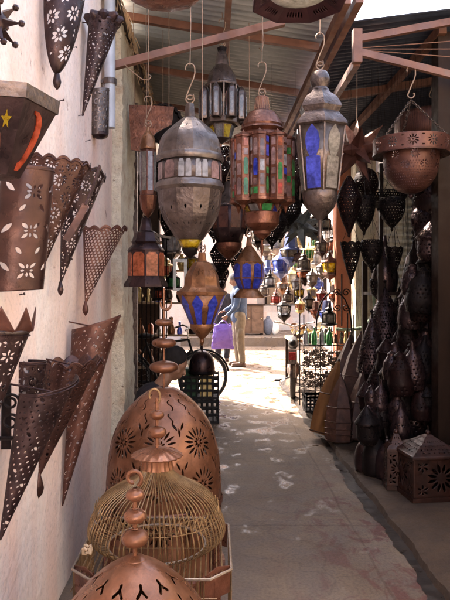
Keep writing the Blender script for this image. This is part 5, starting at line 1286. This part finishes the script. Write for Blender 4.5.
# ------------------------------------------------------------------ right side ground goods
FZ = .06
def pointed(label, base, tip, r, m, n=6, rot=0, carve=False):
    """tall pointed six-sided lantern leaning from base to tip"""
    base = Vector(base); tip = Vector(tip); ax = tip-base; H = ax.length
    t = thing('pointed_lantern', label, 'lantern', base, 'tall pointed lanterns leaning at the right')
    q = Vector((0, 0, 1)).rotation_difference(ax.normalized()); t.rotation_mode = 'QUATERNION'; t.rotation_quaternion = q
    mb = MB(); mb.lathe([(0, .0), (r*.92, 0), (r, .1*H), (r*1.02, .3*H), (r*.9, .52*H), (r*.66, .72*H), (r*.34, .88*H), (.01, H)], n, rot=rot); mb.build('shell', m, t, 0, 20)
    for z_, f_ in ((.02, .95), (.3, 1.03), (.52, .92), (.12, 1.02), (.2, 1.03)) if carve else ((.015, .94), (.52, .92)):
        mb = MB(); mb.lathe([(r*f_+.003, z_*H-.006), (r*f_+.009, z_*H), (r*f_+.003, z_*H+.006)], n, rot=rot); mb.build('band', woodr, t)
    mb = MB(); mb.ball((0, 0, H), .014, 8, (1, 1, 1.6)); mb.build('finial', rust2, t)
    return t
def G(px, py, z=FZ):
    Y = (EYE-z)*F/(py-CY); return Vector(((px-CX)*Y/F, Y, z))
pointed('orange-brown pointed lantern leaning right at the shop edge', G(320, 434), G(320, 434)+Vector((.22, .15, .72)), .13, woodo, rot=.3)
pointed('carved red-brown pointed lantern standing upright in front', G(339, 441), G(339, 441)+Vector((.03, .05, .62)), .14, woodr, rot=.1, carve=True)
pointed('dark red pointed lantern behind the carved one', G(352, 425), G(352, 425)+Vector((.12, .1, .98)), .19, woodr, rot=.5)
pointed('small orange pointed lantern by the iron rack', G(330, 412), G(330, 412)+Vector((.14, .1, .66)), .10, woodo, rot=.0)
pointed('tall near-black pointed lantern beside the dark pile', G(368, 438), G(368, 438)+Vector((.05, .15, .86)), .15, darkred, rot=.4)
pointed('dark wooden pointed lantern half hidden at the back', G(372, 415), G(372, 415)+Vector((-.05, .1, 1.1)), .17, darkred, rot=.2, carve=True)
pointed('broad red-brown pointed lantern behind the orange one, leaning right', G(338, 420), G(338, 420)+Vector((.16, .12, .92)), .15, woodr, rot=.7, carve=True)
pointed('squat red-brown pointed lantern leaning against the tall near-black one', G(356, 440), G(356, 440)+Vector((.10, .12, .66)), .12, woodr, rot=.9)
# dark dome jars
for px, py, h, r, l, m in ((365, 470, .30, .085, 'leftmost dark dome jar on the shop step', rust2), (375, 474, .36, .10, 'glossy dark dome jar with a finial, second from left', black), (387, 478, .33, .09, 'dark dome jar beside the reddish lantern', rust2), (408, 446, .42, .12, 'larger dark dome jar behind the box lantern', black)):
    g = G(px, py); t = thing('dome_jar', l, 'jar', g, 'dark dome jars')
    mb = MB(); mb.lathe(cr([(r*.9, 0), (r, .1*h), (r*.98, .4*h), (r*.7, .68*h), (r*.2, .82*h), (.008, .84*h)], 16), 20); mb.build('jar_body', m, t)
    mb = MB(); mb.ball((0, 0, .87*h), r*.2, 10); mb.ball((0, 0, .95*h), r*.13, 10); mb.tube([(0, 0, .8*h), (0, 0, h)], .004, 6); mb.build('finial', silverd, t)
def box_lantern(label, g, w, h, m, rz):
    t = thing('box_lantern', label, 'lantern', g, 'square box lanterns', rz)
    def Sq(side):
        M = np.array(Matrix.Rotation(side*PI/2, 3, 'Z'))
        def S(U, V): p = np.stack([(U-.5)*w, np.full_like(U, -w/2), .03+V*(h*.62)], -1); return p @ M.T
        def Ho(U, V): x = (U-.5)*w; y = (V-.5)*h*.62; return np.where((np.abs(x) < w*.43) & (np.abs(y) < h*.27), mn(flower(x, y, 0, 0, min(w*.36, h*.25), 12, .2, .3), flower(np.abs(x), np.abs(y), w*.34, h*.2, .045, 6, .3, .2)), 1)
        return S, Ho
    for s in range(4): S, Ho = Sq(s); marching('pierced_side', S, 70, 50, Ho, m, t, .003)
    r = w/2*1.5
    pierced_lathe('roof', [(r, .03+h*.62), (r*.98, .05+h*.62), (r*.45, h*.86), (.02, h)], lambda U, y, rr: np.where((y > .05), dots(U*4*w, y, .05, .008), 1), m, t, 4, 200, 40, PI/4, False, .003)
    mb = MB(); mb.box((-w/2-.01, -w/2-.01, 0), (w/2+.01, w/2+.01, .03)); mb.build('base', m, t)
    mb = MB(); mb.ball((0, 0, h+.01), .02, 10); mb.tube([(0, 0, h), (0, 0, h+.06)], .004, 6); mb.build('finial', m, t)
    return t
box_lantern('dark red square lantern with pyramid roof at the right edge', G(428, 492), .40, .42, metal('oxblood_metal', (.02, .007, .005), (.05, .017, .011), .3, .45), .12)
box_lantern('narrow reddish box lantern between the jars and the large one', G(396, 487), .15, .40, MATS['oxblood_metal'], -.1)
box_lantern('dim box lantern deep in the shop behind the jars', G(440, 440), .34, .5, darkred, .3)
# dark pile: racks of dark lanterns
t = thing('wooden_rack', 'dark wooden rack holding the pile of black lanterns', 'rack', (2.1, 6.2, FZ))
for x in (-.5, .5):
    for y in (-.3, .3): mb = MB(); mb.box((x-.025, y-.025, 0), (x+.025, y+.025, 1.75)); mb.build('post', wood, t)
for z_ in (.3, .9, 1.4): mb = MB(); mb.box((-.52, -.28, z_), (.52, .28, z_+.03)); mb.build('shelf_board', wood, t)
ri = random.Random(21)
kinds = [[(0, 0), (.09, 0), (.11, .12), (.07, .3), (.02, .38), (.01, .46), (0, .46)], [(0, 0), (.07, 0), (.1, .06), (.1, .2), (.12, .22), (.03, .36), (0, .4)], [(0, 0), (.1, 0), (.12, .1), (.1, .26), (.05, .34), (.05, .38), (.0, .42)]]
kn = ['tapered', 'roofed', 'bulbous']
def dlant(x, y, z, s, k_, label, tilt=0):
    mb = MB(); nn = ri.choice([6, 8, 16]); mb.lathe([(a*s, b*s) for a, b in kinds[k_]], nn)
    o = mb.build('dark_lantern', ri.choice([black, darkred, darkred, black, rust2])); o.location = (x, y, z+.001); o.rotation_euler = (tilt, tilt*.5, ri.random()*3); return tag(o, label, 'lantern', 'dark lanterns piled in the right shop')
for zi, (z_, nm) in enumerate(((FZ+.33, 'bottom'), (FZ+.93, 'middle'), (FZ+1.43, 'top'))):
    for q in range(4): kk = ri.randrange(3); dlant(1.68+q*.27, 6.0+ri.uniform(-.03, .05), z_, ri.uniform(1.0, 1.25), kk, f"{kn[kk]} dark lantern, {['first','second','third','fourth'][q]} along the {nm} board of the dark rack")
for q, (px, py, s, kk, l) in enumerate(((385, 440, 1.3, 0, 'tapered dark lantern on the floor left of the narrow box lantern'), (398, 428, 1.5, 2, 'bulbous dark lantern on the floor under the rack front'), (415, 425, 1.6, 0, 'tall tapered dark lantern before the rack, centre'),
        (432, 430, 1.5, 1, 'roofed dark lantern before the rack at its right end'), (388, 415, 1.8, 1, 'tall roofed dark lantern before the rack at its left end'), (446, 470, 1.4, 2, 'bulbous dark lantern beside the wooden post'))):
    g = G(px, py); dlant(g.x, g.y, FZ, s, kk, l)
for q in range(52):
    py = 296+q*2.9; pxl = 410-(q*2.9)*.36; px = ri.uniform(pxl, 428); Yq = 5.7-q*.011-ri.random()*.35; s_ = ri.uniform(.4, .85); kk = ri.randrange(3)
    c = P(px, py, Yq); nm = ['tapered', 'roofed', 'bulbous'][kk]
    o = thing('dark_lantern', f"{['small','mid-sized'][s_ > .62]} {nm} {['blackened','dark red','brown'][q % 3]} lantern, {['left','middle','right'][min(2, int((px-pxl)/max(1, (428-pxl))*3))]} of the dark heap, {['at its top','upper half','lower half','near its foot'][min(3, q//13)]}", 'lantern', c, 'pierced lanterns hanging in the dark mass'); 
    pr = [(a*s_*1.1, b*s_) for a, b in kinds[kk]]
    pierced_lathe('shell', pr[1:], lambda U, y, rr: dots(U*.5, y, .032, .006), [black, darkred, rust2][q % 3], o, 0, 70, 26, 0, False, .002)
    mb = MB(); mb.tube([(0, 0, pr[-1][1]), (0, 0, 3.45-c.z)], .0008, 3); mb.build('hanging_wire', black, o)
    o.rotation_euler = (ri.uniform(-.12, .12), ri.uniform(-.12, .12), 0)
for q in range(34):
    py = 175+q*8.6; px = ri.uniform(418, 448) if q % 2 else ri.uniform(408, 432); Yq = 5.0+ri.random()*.35; s_ = ri.uniform(.45, .95); kk = ri.randrange(3)
    c = P(px, py, Yq); c.z = max(c.z, FZ+.02)
    o = thing('dark_lantern', f"{['small','mid-sized'][s_ > .7]} {['tapered','roofed','bulbous'][kk]} {['blackened','dark red','brown','dark red'][q % 4]} lantern {'just left of' if px > 430 else 'further left of'} the wooden post, {['high up','below the bowl lamp','at mid height','low down','above the box lantern'][min(4, int((py-170)/62))]}", 'lantern', c, 'pierced lanterns strung beside the wooden post')
    pr = [(a*s_*1.15, b*s_) for a, b in kinds[kk]]
    pierced_lathe('shell', pr[1:], lambda U, y, rr: dots(U*.5, y, .03, .0065), [black, darkred, rust2, darkred][q % 4], o, 0, 70, 26, 0, False, .002)
    mb = MB(); mb.tube([(0, 0, pr[-1][1]), (0, 0, 3.5-c.z)], .0008, 3); mb.build('hanging_wire', black, o)
    o.rotation_euler = (ri.uniform(-.1, .1), ri.uniform(-.1, .1), 0)
# stacked cones hung on wall behind (pile silhouette)
for q, (px, pyt, pyb, w, Y, l) in enumerate(((385, 288, 350, 40, 5.9, 'tall black sconce cone crowning the left of the dark pile'), (405, 275, 345, 34, 6.0, 'black sconce cone highest on the dark pile'), (372, 318, 372, 30, 5.7, 'black sconce cone on the left slope of the dark pile'),
        (398, 330, 400, 44, 5.5, 'broad dark red sconce in the middle of the pile'), (420, 320, 395, 40, 5.6, 'dark sconce near the door in the pile'), (378, 360, 420, 36, 5.4, 'dark red sconce low on the left of the pile'), (410, 375, 430, 44, 5.3, 'broad dark sconce low in the pile'))):
    c = P(px, pyb, Y); k = Y/F; H = (pyb-pyt)*k; r = w/2*k
    o = thing('dark_sconce', l, 'wall sconce', c, 'dark sconces in the pile')
    pierced_lathe('shade', [(r, 0), (r*.95, .2*H), (r*.7, .55*H), (r*.3, .85*H), (.01, H)], lambda U, y, rr: mn(dots(U*2*PI*r, y, .03, .007), tilef(U*2*PI*r, y, .11, .1, lambda a, b: flower(a, b, 0, 0, .036, 8, .36, .3))), darkred if q % 2 else rust2, o, 0, 260, 110, 0, True, .002)
    mb = MB(); mb.tube([(0, 0, 0), (0, 0, H+.05)], .008, 6); mb.ball((0, 0, H+.06), .018, 8); mb.tube([(0, 0, 0), (0, 0, FZ-c.z)], .012, 6); mb.build('stand', black, o)
mb = MB(); mb.box((2.0, 5.3, FZ), (2.06, 5.9, 2.6)); 
tag(mb.build('dark_door', wood), 'dark wooden door leaf standing open behind the dark pile', 'door')

# iron display rack with bottles, trinkets
g = G(317, 412, 0.06); Y0 = 7.55
x0, x1 = P(292, 0, Y0).x, P(341, 0, Y0).x
t = thing('iron_rack', 'black wrought-iron display rack crowded with metal trinkets', 'rack', ((x0+x1)/2+.12, Y0, FZ)); W2 = (x1-x0)/2-.0
for x in (-W2, -W2/3, W2/3, W2):
    for y in (-.16, .18): mb = MB(); mb.tube([(x, y, 0), (x, y, .98 if abs(x) < W2 else 1.15)], .007, 6); mb.build('upright', black, t)
for z_ in (.24, .5, .78):
    mb = MB()
    for q in range(9): u = -W2+2*W2*q/8; mb.tube([(u, -.16, z_), (u, .18, z_)], .004, 4)
    mb.tube([(-W2, -.16, z_), (W2, -.16, z_)], .006, 5); mb.tube([(-W2, .18, z_), (W2, .18, z_)], .006, 5); mb.build('shelf', black, t)
mb = MB()
mb.tube([(W2*.2+W2*.7*math.cos(a), -.16, 1.0+.42*math.sin(a)) for a in [PI*q/18 for q in range(19)]], .009, 6)
for sx in (-1, 1): mb.tube([(W2*.2+sx*W2*.7, -.16, .95), (W2*.2+sx*W2*.7, -.16, 1.0)], .009, 6)
mb.build('arched_top', black, t)
L = Vector(t.location)
for q, (x, m_, l) in enumerate(((-.16, greeng, 'green bottle on the top shelf of the iron rack, left one'), (.02, greeng, 'green bottle on the top shelf of the iron rack, right one'), (-.26, frostg, 'clear bottle at the left of the iron rack top shelf'), (-.07, frostg, 'clear bottle between the two green bottles'))):
    mb = MB(); mb.lathe(cr([(0, 0), (.035, 0), (.036, .1), (.03, .14), (.011, .17), (.011, .21), (0, .21)], 18), 14, L+Vector((x+.0, -.08, .785))); tag(mb.build('bottle', m_), l, 'bottle')
ri = random.Random(8); mb = MB()
for z_, cnt in ((.245, 210), (.505, 210)):
    for q in range(cnt):
        x, y = ri.uniform(-W2*.95, W2*.9), ri.uniform(-.17, .16); s = ri.uniform(.012, .028); zz_ = L.z+z_+s*.6+ri.random()*.19
        if q % 3: mb.ball(L+Vector((x, y, 0))+Vector((0, 0, zz_-L.z)), s, 6, (1, 1, ri.uniform(.5, 1.4)))
        else: mb.tube([Vector((L.x+x+s*1.3*math.cos(a), L.y+y+s*.4*math.sin(a*2), zz_+s*1.3*math.sin(a))) for a in [2*PI*w_/8 for w_ in range(8)]], .004, 4, True)
tag(mb.build('trinkets', silverw), 'heap of small silvery metal trinkets filling the iron rack shelves', 'trinkets', None, 'stuff')
for q in range(10):
    x = -W2+.06+q*.062*1.0; g_ = ri.choice([goldm, silver, rust3, black, copper2]); s = ri.uniform(.6, 1); y_ = ri.uniform(.02, .14)
    mb = MB(); mb.lathe([(0, 0), (.03*s, 0), (.035*s, .04), (.015, .12*s), (.02, .16*s), (0, .2*s)], 10, L+Vector((x, y_, .785))); tag(mb.build('brass_pot', g_), f"small metal pot, {['first','second','third','fourth','fifth','sixth','seventh','eighth','ninth','tenth'][q]} from the left at the back of the iron rack top shelf", 'pot', 'pots on the iron rack')
crate('black crate under the iron rack, at its left end', L.x-W2+.18, Y0-.14, FZ, 0, .34, .26, .2)
crate('black crate under the middle of the iron rack', L.x+.1, Y0-.12, FZ, 0, .34, .26, .2)
# goods table behind: dishes
t = thing('market_table', 'low market table heaped with pale brass dishes beyond the iron rack', 'table', (P(318, 0, 9.6).x, 9.8, 0))
mb = MB(); mb.box((-.45, -.4, .7), (.5, .4, .74)); mb.build('tabletop', woodl, t)
for x in (-.42, .44):
    for y in (-.36, .34): mb = MB(); mb.box((x-.02, y-.02, 0), (x+.02, y+.02, .699)); mb.build('leg', wood, t)
ri = random.Random(4)
for q in range(26):
    r = ri.uniform(.05, .11); x = t.location.x+ri.uniform(-.38, .4); y = 9.8+ri.uniform(-.3, .3); z_ = .742+(q//9)*.07
    mb = MB(); m_ = ri.choice([goldm, silver, goldm, copper2, frostg, whiteg])
    mb.lathe([(0, 0), (r*.5, 0), (r*.9, r*.35), (r, r*.5), (r*.97, r*.5), (r*.5, r*.12), (0, .012)], 14); o = mb.build('brass_dish', m_); o.location = (x, y, z_); o.rotation_euler = (ri.uniform(-.6, .6), ri.uniform(-.5, .5), 0)
    tag(o, f"{'large' if r > .085 else 'small'} pale metal dish, {['left','middle','right'][min(2, int((x-t.location.x+.38)/.261))]} of the {['bottom','middle','top'][q//9]} layer on the market table", 'dish', 'dishes heaped on the market table')
# scooter
g = P(291, 400, 8.5); t = thing('scooter', 'parked moped with black seat and red tail light beside the iron rack', 'moped', (g.x+.04, 8.6, 0), None, R(-9))
def mwheel(y):
    r = .24; mb = MB(); mb.tube([(0, y+r*math.cos(a), r+.03+r*math.sin(a)) for a in [2*PI*q/30 for q in range(30)]], .035, 8, True); w = mb.build('wheel', rubber, t)
    mb = MB(); mb.tube([(0, y+(r-.04)*math.cos(a), r+.03+(r-.04)*math.sin(a)) for a in [2*PI*q/30 for q in range(30)]], .012, 6, True)
    for q in range(12): a = 2*PI*q/12; mb.tube([(0, y, r+.03), (0, y+(r-.04)*math.cos(a), r+.03+(r-.04)*math.sin(a))], .004, 4)
    mb.build('rim', chrome, w)
mwheel(0); mwheel(1.15)
mb = MB(); mb.tube([(0, (r_ := .29)*math.cos(a), .27+r_*math.sin(a)) for a in [R(20)+R(150)*q/12 for q in range(13)]], .05, 8); mb.build('rear_fender', silverd, t)
mb = MB(); mb.cone((0, .0, .74), (0, .42, .76), .07, .06, 12); mb.cone((0, -.12, .77), (0, .0, .75), .05, .07, 12); mb.build('seat', blackpl, t)
mb = MB(); mb.tube([(0, .1, .3), (0, .2, .7)], .04, 8); mb.tube([(0, .2, .4), (0, .6, .3), (0, .95, .45), (0, 1.05, .85)], .03, 8); mb.tube([(0, 1.05, .85), (0, 1.15, .27)], .025, 8); mb.ball((0, .4, .35), .13, 12, (.8, 1.3, 1)); mb.build('frame', silverd, t)
mb = MB(); mb.box((-.045, -.33, .56), (.045, -.28, .66)); mb.build('tail_light', redg, t)
mb = MB(); mb.box((-.06, -.279, .5), (.06, -.2, .7)); mb.build('light_housing', silver, t)
mb = MB(); mb.tube([(-.3, .85, 1.0), (-.22, 1.0, .98), (0, 1.02, .92), (.22, 1.0, .98), (.3, .85, 1.0)], .014, 8); mb.tube([(0, 1.03, .8), (0, 1.02, .92)], .02, 8); mb.build('handlebar', chrome, t)
mb = MB(); mb.tube([(-.13, .35, .2), (-.13, -.1, .22), (-.13, -.3, .24)], .028, 10); mb.build('exhaust', chrome, t)
mb = MB(); mb.tube([(-.06, .3, .24), (-.22, .32, .2)], .012, 6); mb.box((-.27, .28, .18), (-.19, .36, .205)); mb.build('footrest', blackpl, t)
# wrought iron scroll on the pillar
t = thing('iron_scroll', 'black wrought-iron scroll ornament fixed to the terracotta pillar', 'ornament', P(341, 300, 8.4))
for q, (cx_, cz_) in enumerate(((-.05, .1), (.07, .1), (-.05, -.1), (.07, -.1))):
    mb = MB(); sg = 1 if q % 2 else -1; mb.tube([(cx_+sg*.055*math.cos(a)*(1-a/11), 0, cz_+(1 if q < 2 else -1)*.055*math.sin(a)*(1-a/11)) for a in [j*.45 for j in range(20)]], .008, 6); mb.build('scroll', black, t)
mb = MB(); mb.tube([(0.01, 0, -.35), (.01, 0, .35)], .01, 6); mb.tube([(.01, 0, .1), (.01, .12, .1)], .01, 6); mb.build('stem', black, t)

# crumbs: paper litter & loose bits on ground
ri = random.Random(2)
for l, px, py in (('small white litter scrap in mid alley', 303, 442), ('white scrap on the ground near the far crates', 290, 470)):
    pass

ri = random.Random(9)
for q in range(14):
    y = ri.uniform(2.2, 4.5); z = ri.uniform(.9, 3.0); mb = MB(); mb.tube([(-.775, y, z), (-.735, y, z+.008)], .0025, 5); mb.tube([(-.739, y, z+.007), (-.735, y, z+.008)], .006, 8)
    tag(mb.build('wall_nail', rust2), 'small rusty nail sticking out of the bare pink plaster wall', 'nail', 'nails in the pink wall')
# hooks on the slanting bar
t = thing('wire_hook', 'empty bent wire hook at the left end of the slanting bar', 'hook', P(124, 62, 4.25))
mb = MB(); L = t.location; mb.tube([P(124, 64, 4.25)-L, P(130, 70, 4.25)-L, P(142, 79, 4.25)-L, P(149, 80, 4.25)-L, P(151, 76, 4.25)-L, P(148, 74, 4.25)-L], .004, 6); mb.build('wire', hookm, t)
t = thing('wire_hook', 'empty hook hanging right of the copper lantern wire', 'hook', P(262, 28, 4.25))
mb = MB(); L = t.location; mb.tube([P(262, 24, 4.25)-L, P(264, 40, 4.25)-L, P(262, 52, 4.25)-L, P(259, 48, 4.25)-L], .003, 6); mb.build('wire', hookm, t)

# ------------------------------------------------------------------ camera, light
cam = D.cameras.new('Camera'); co = D.objects.new('Camera', cam); COL.objects.link(co); SC.camera = co
co.location = (0, 0, EYE); co.rotation_euler = (PI/2, 0, 0)
cam.sensor_fit = 'VERTICAL'; cam.sensor_height = 24; cam.lens = 24*F/600; cam.shift_x = (225-CX)/600; cam.shift_y = -(300-CY)/600; cam.clip_end = 500; cam.clip_start = .05
EL = 50; AZ = (-.5, .62)   # direction towards the sun in plan
w = D.worlds.new('World'); SC.world = w; w.use_nodes = True; nt = w.node_tree
sky = nt.nodes.new('ShaderNodeTexSky'); sky.sky_type = 'NISHITA'; sky.sun_disc = False; sky.sun_elevation = R(EL)
sky.sun_rotation = math.atan2(AZ[0], AZ[1]); sky.dust_density = 4; sky.ozone_density = .3; sky.air_density = 1
nt.links.new(sky.outputs[0], nt.nodes['Background'].inputs[0]); nt.nodes['Background'].inputs[1].default_value = .15
sl = D.lights.new('Sun', 'SUN'); sl.energy = 3.4; sl.angle = R(.5); sl.color = (1, .96, .91)
so = D.objects.new('Sun', sl); COL.objects.link(so); so.location = (-3, 5, 10)
d = Vector((AZ[0], AZ[1], 0)).normalized()*math.cos(R(EL))+Vector((0, 0, math.sin(R(EL))))
so.rotation_euler = d.to_track_quat('Z', 'Y').to_euler()
SC.view_settings.view_transform = 'Standard'; SC.view_settings.look = 'None'; SC.view_settings.gamma = 1; SC.view_settings.exposure = 3.15
SC.view_settings.use_white_balance = True; SC.view_settings.white_balance_temperature = 7300; SC.view_settings.white_balance_tint = 14
SC.render.engine = 'CYCLES'
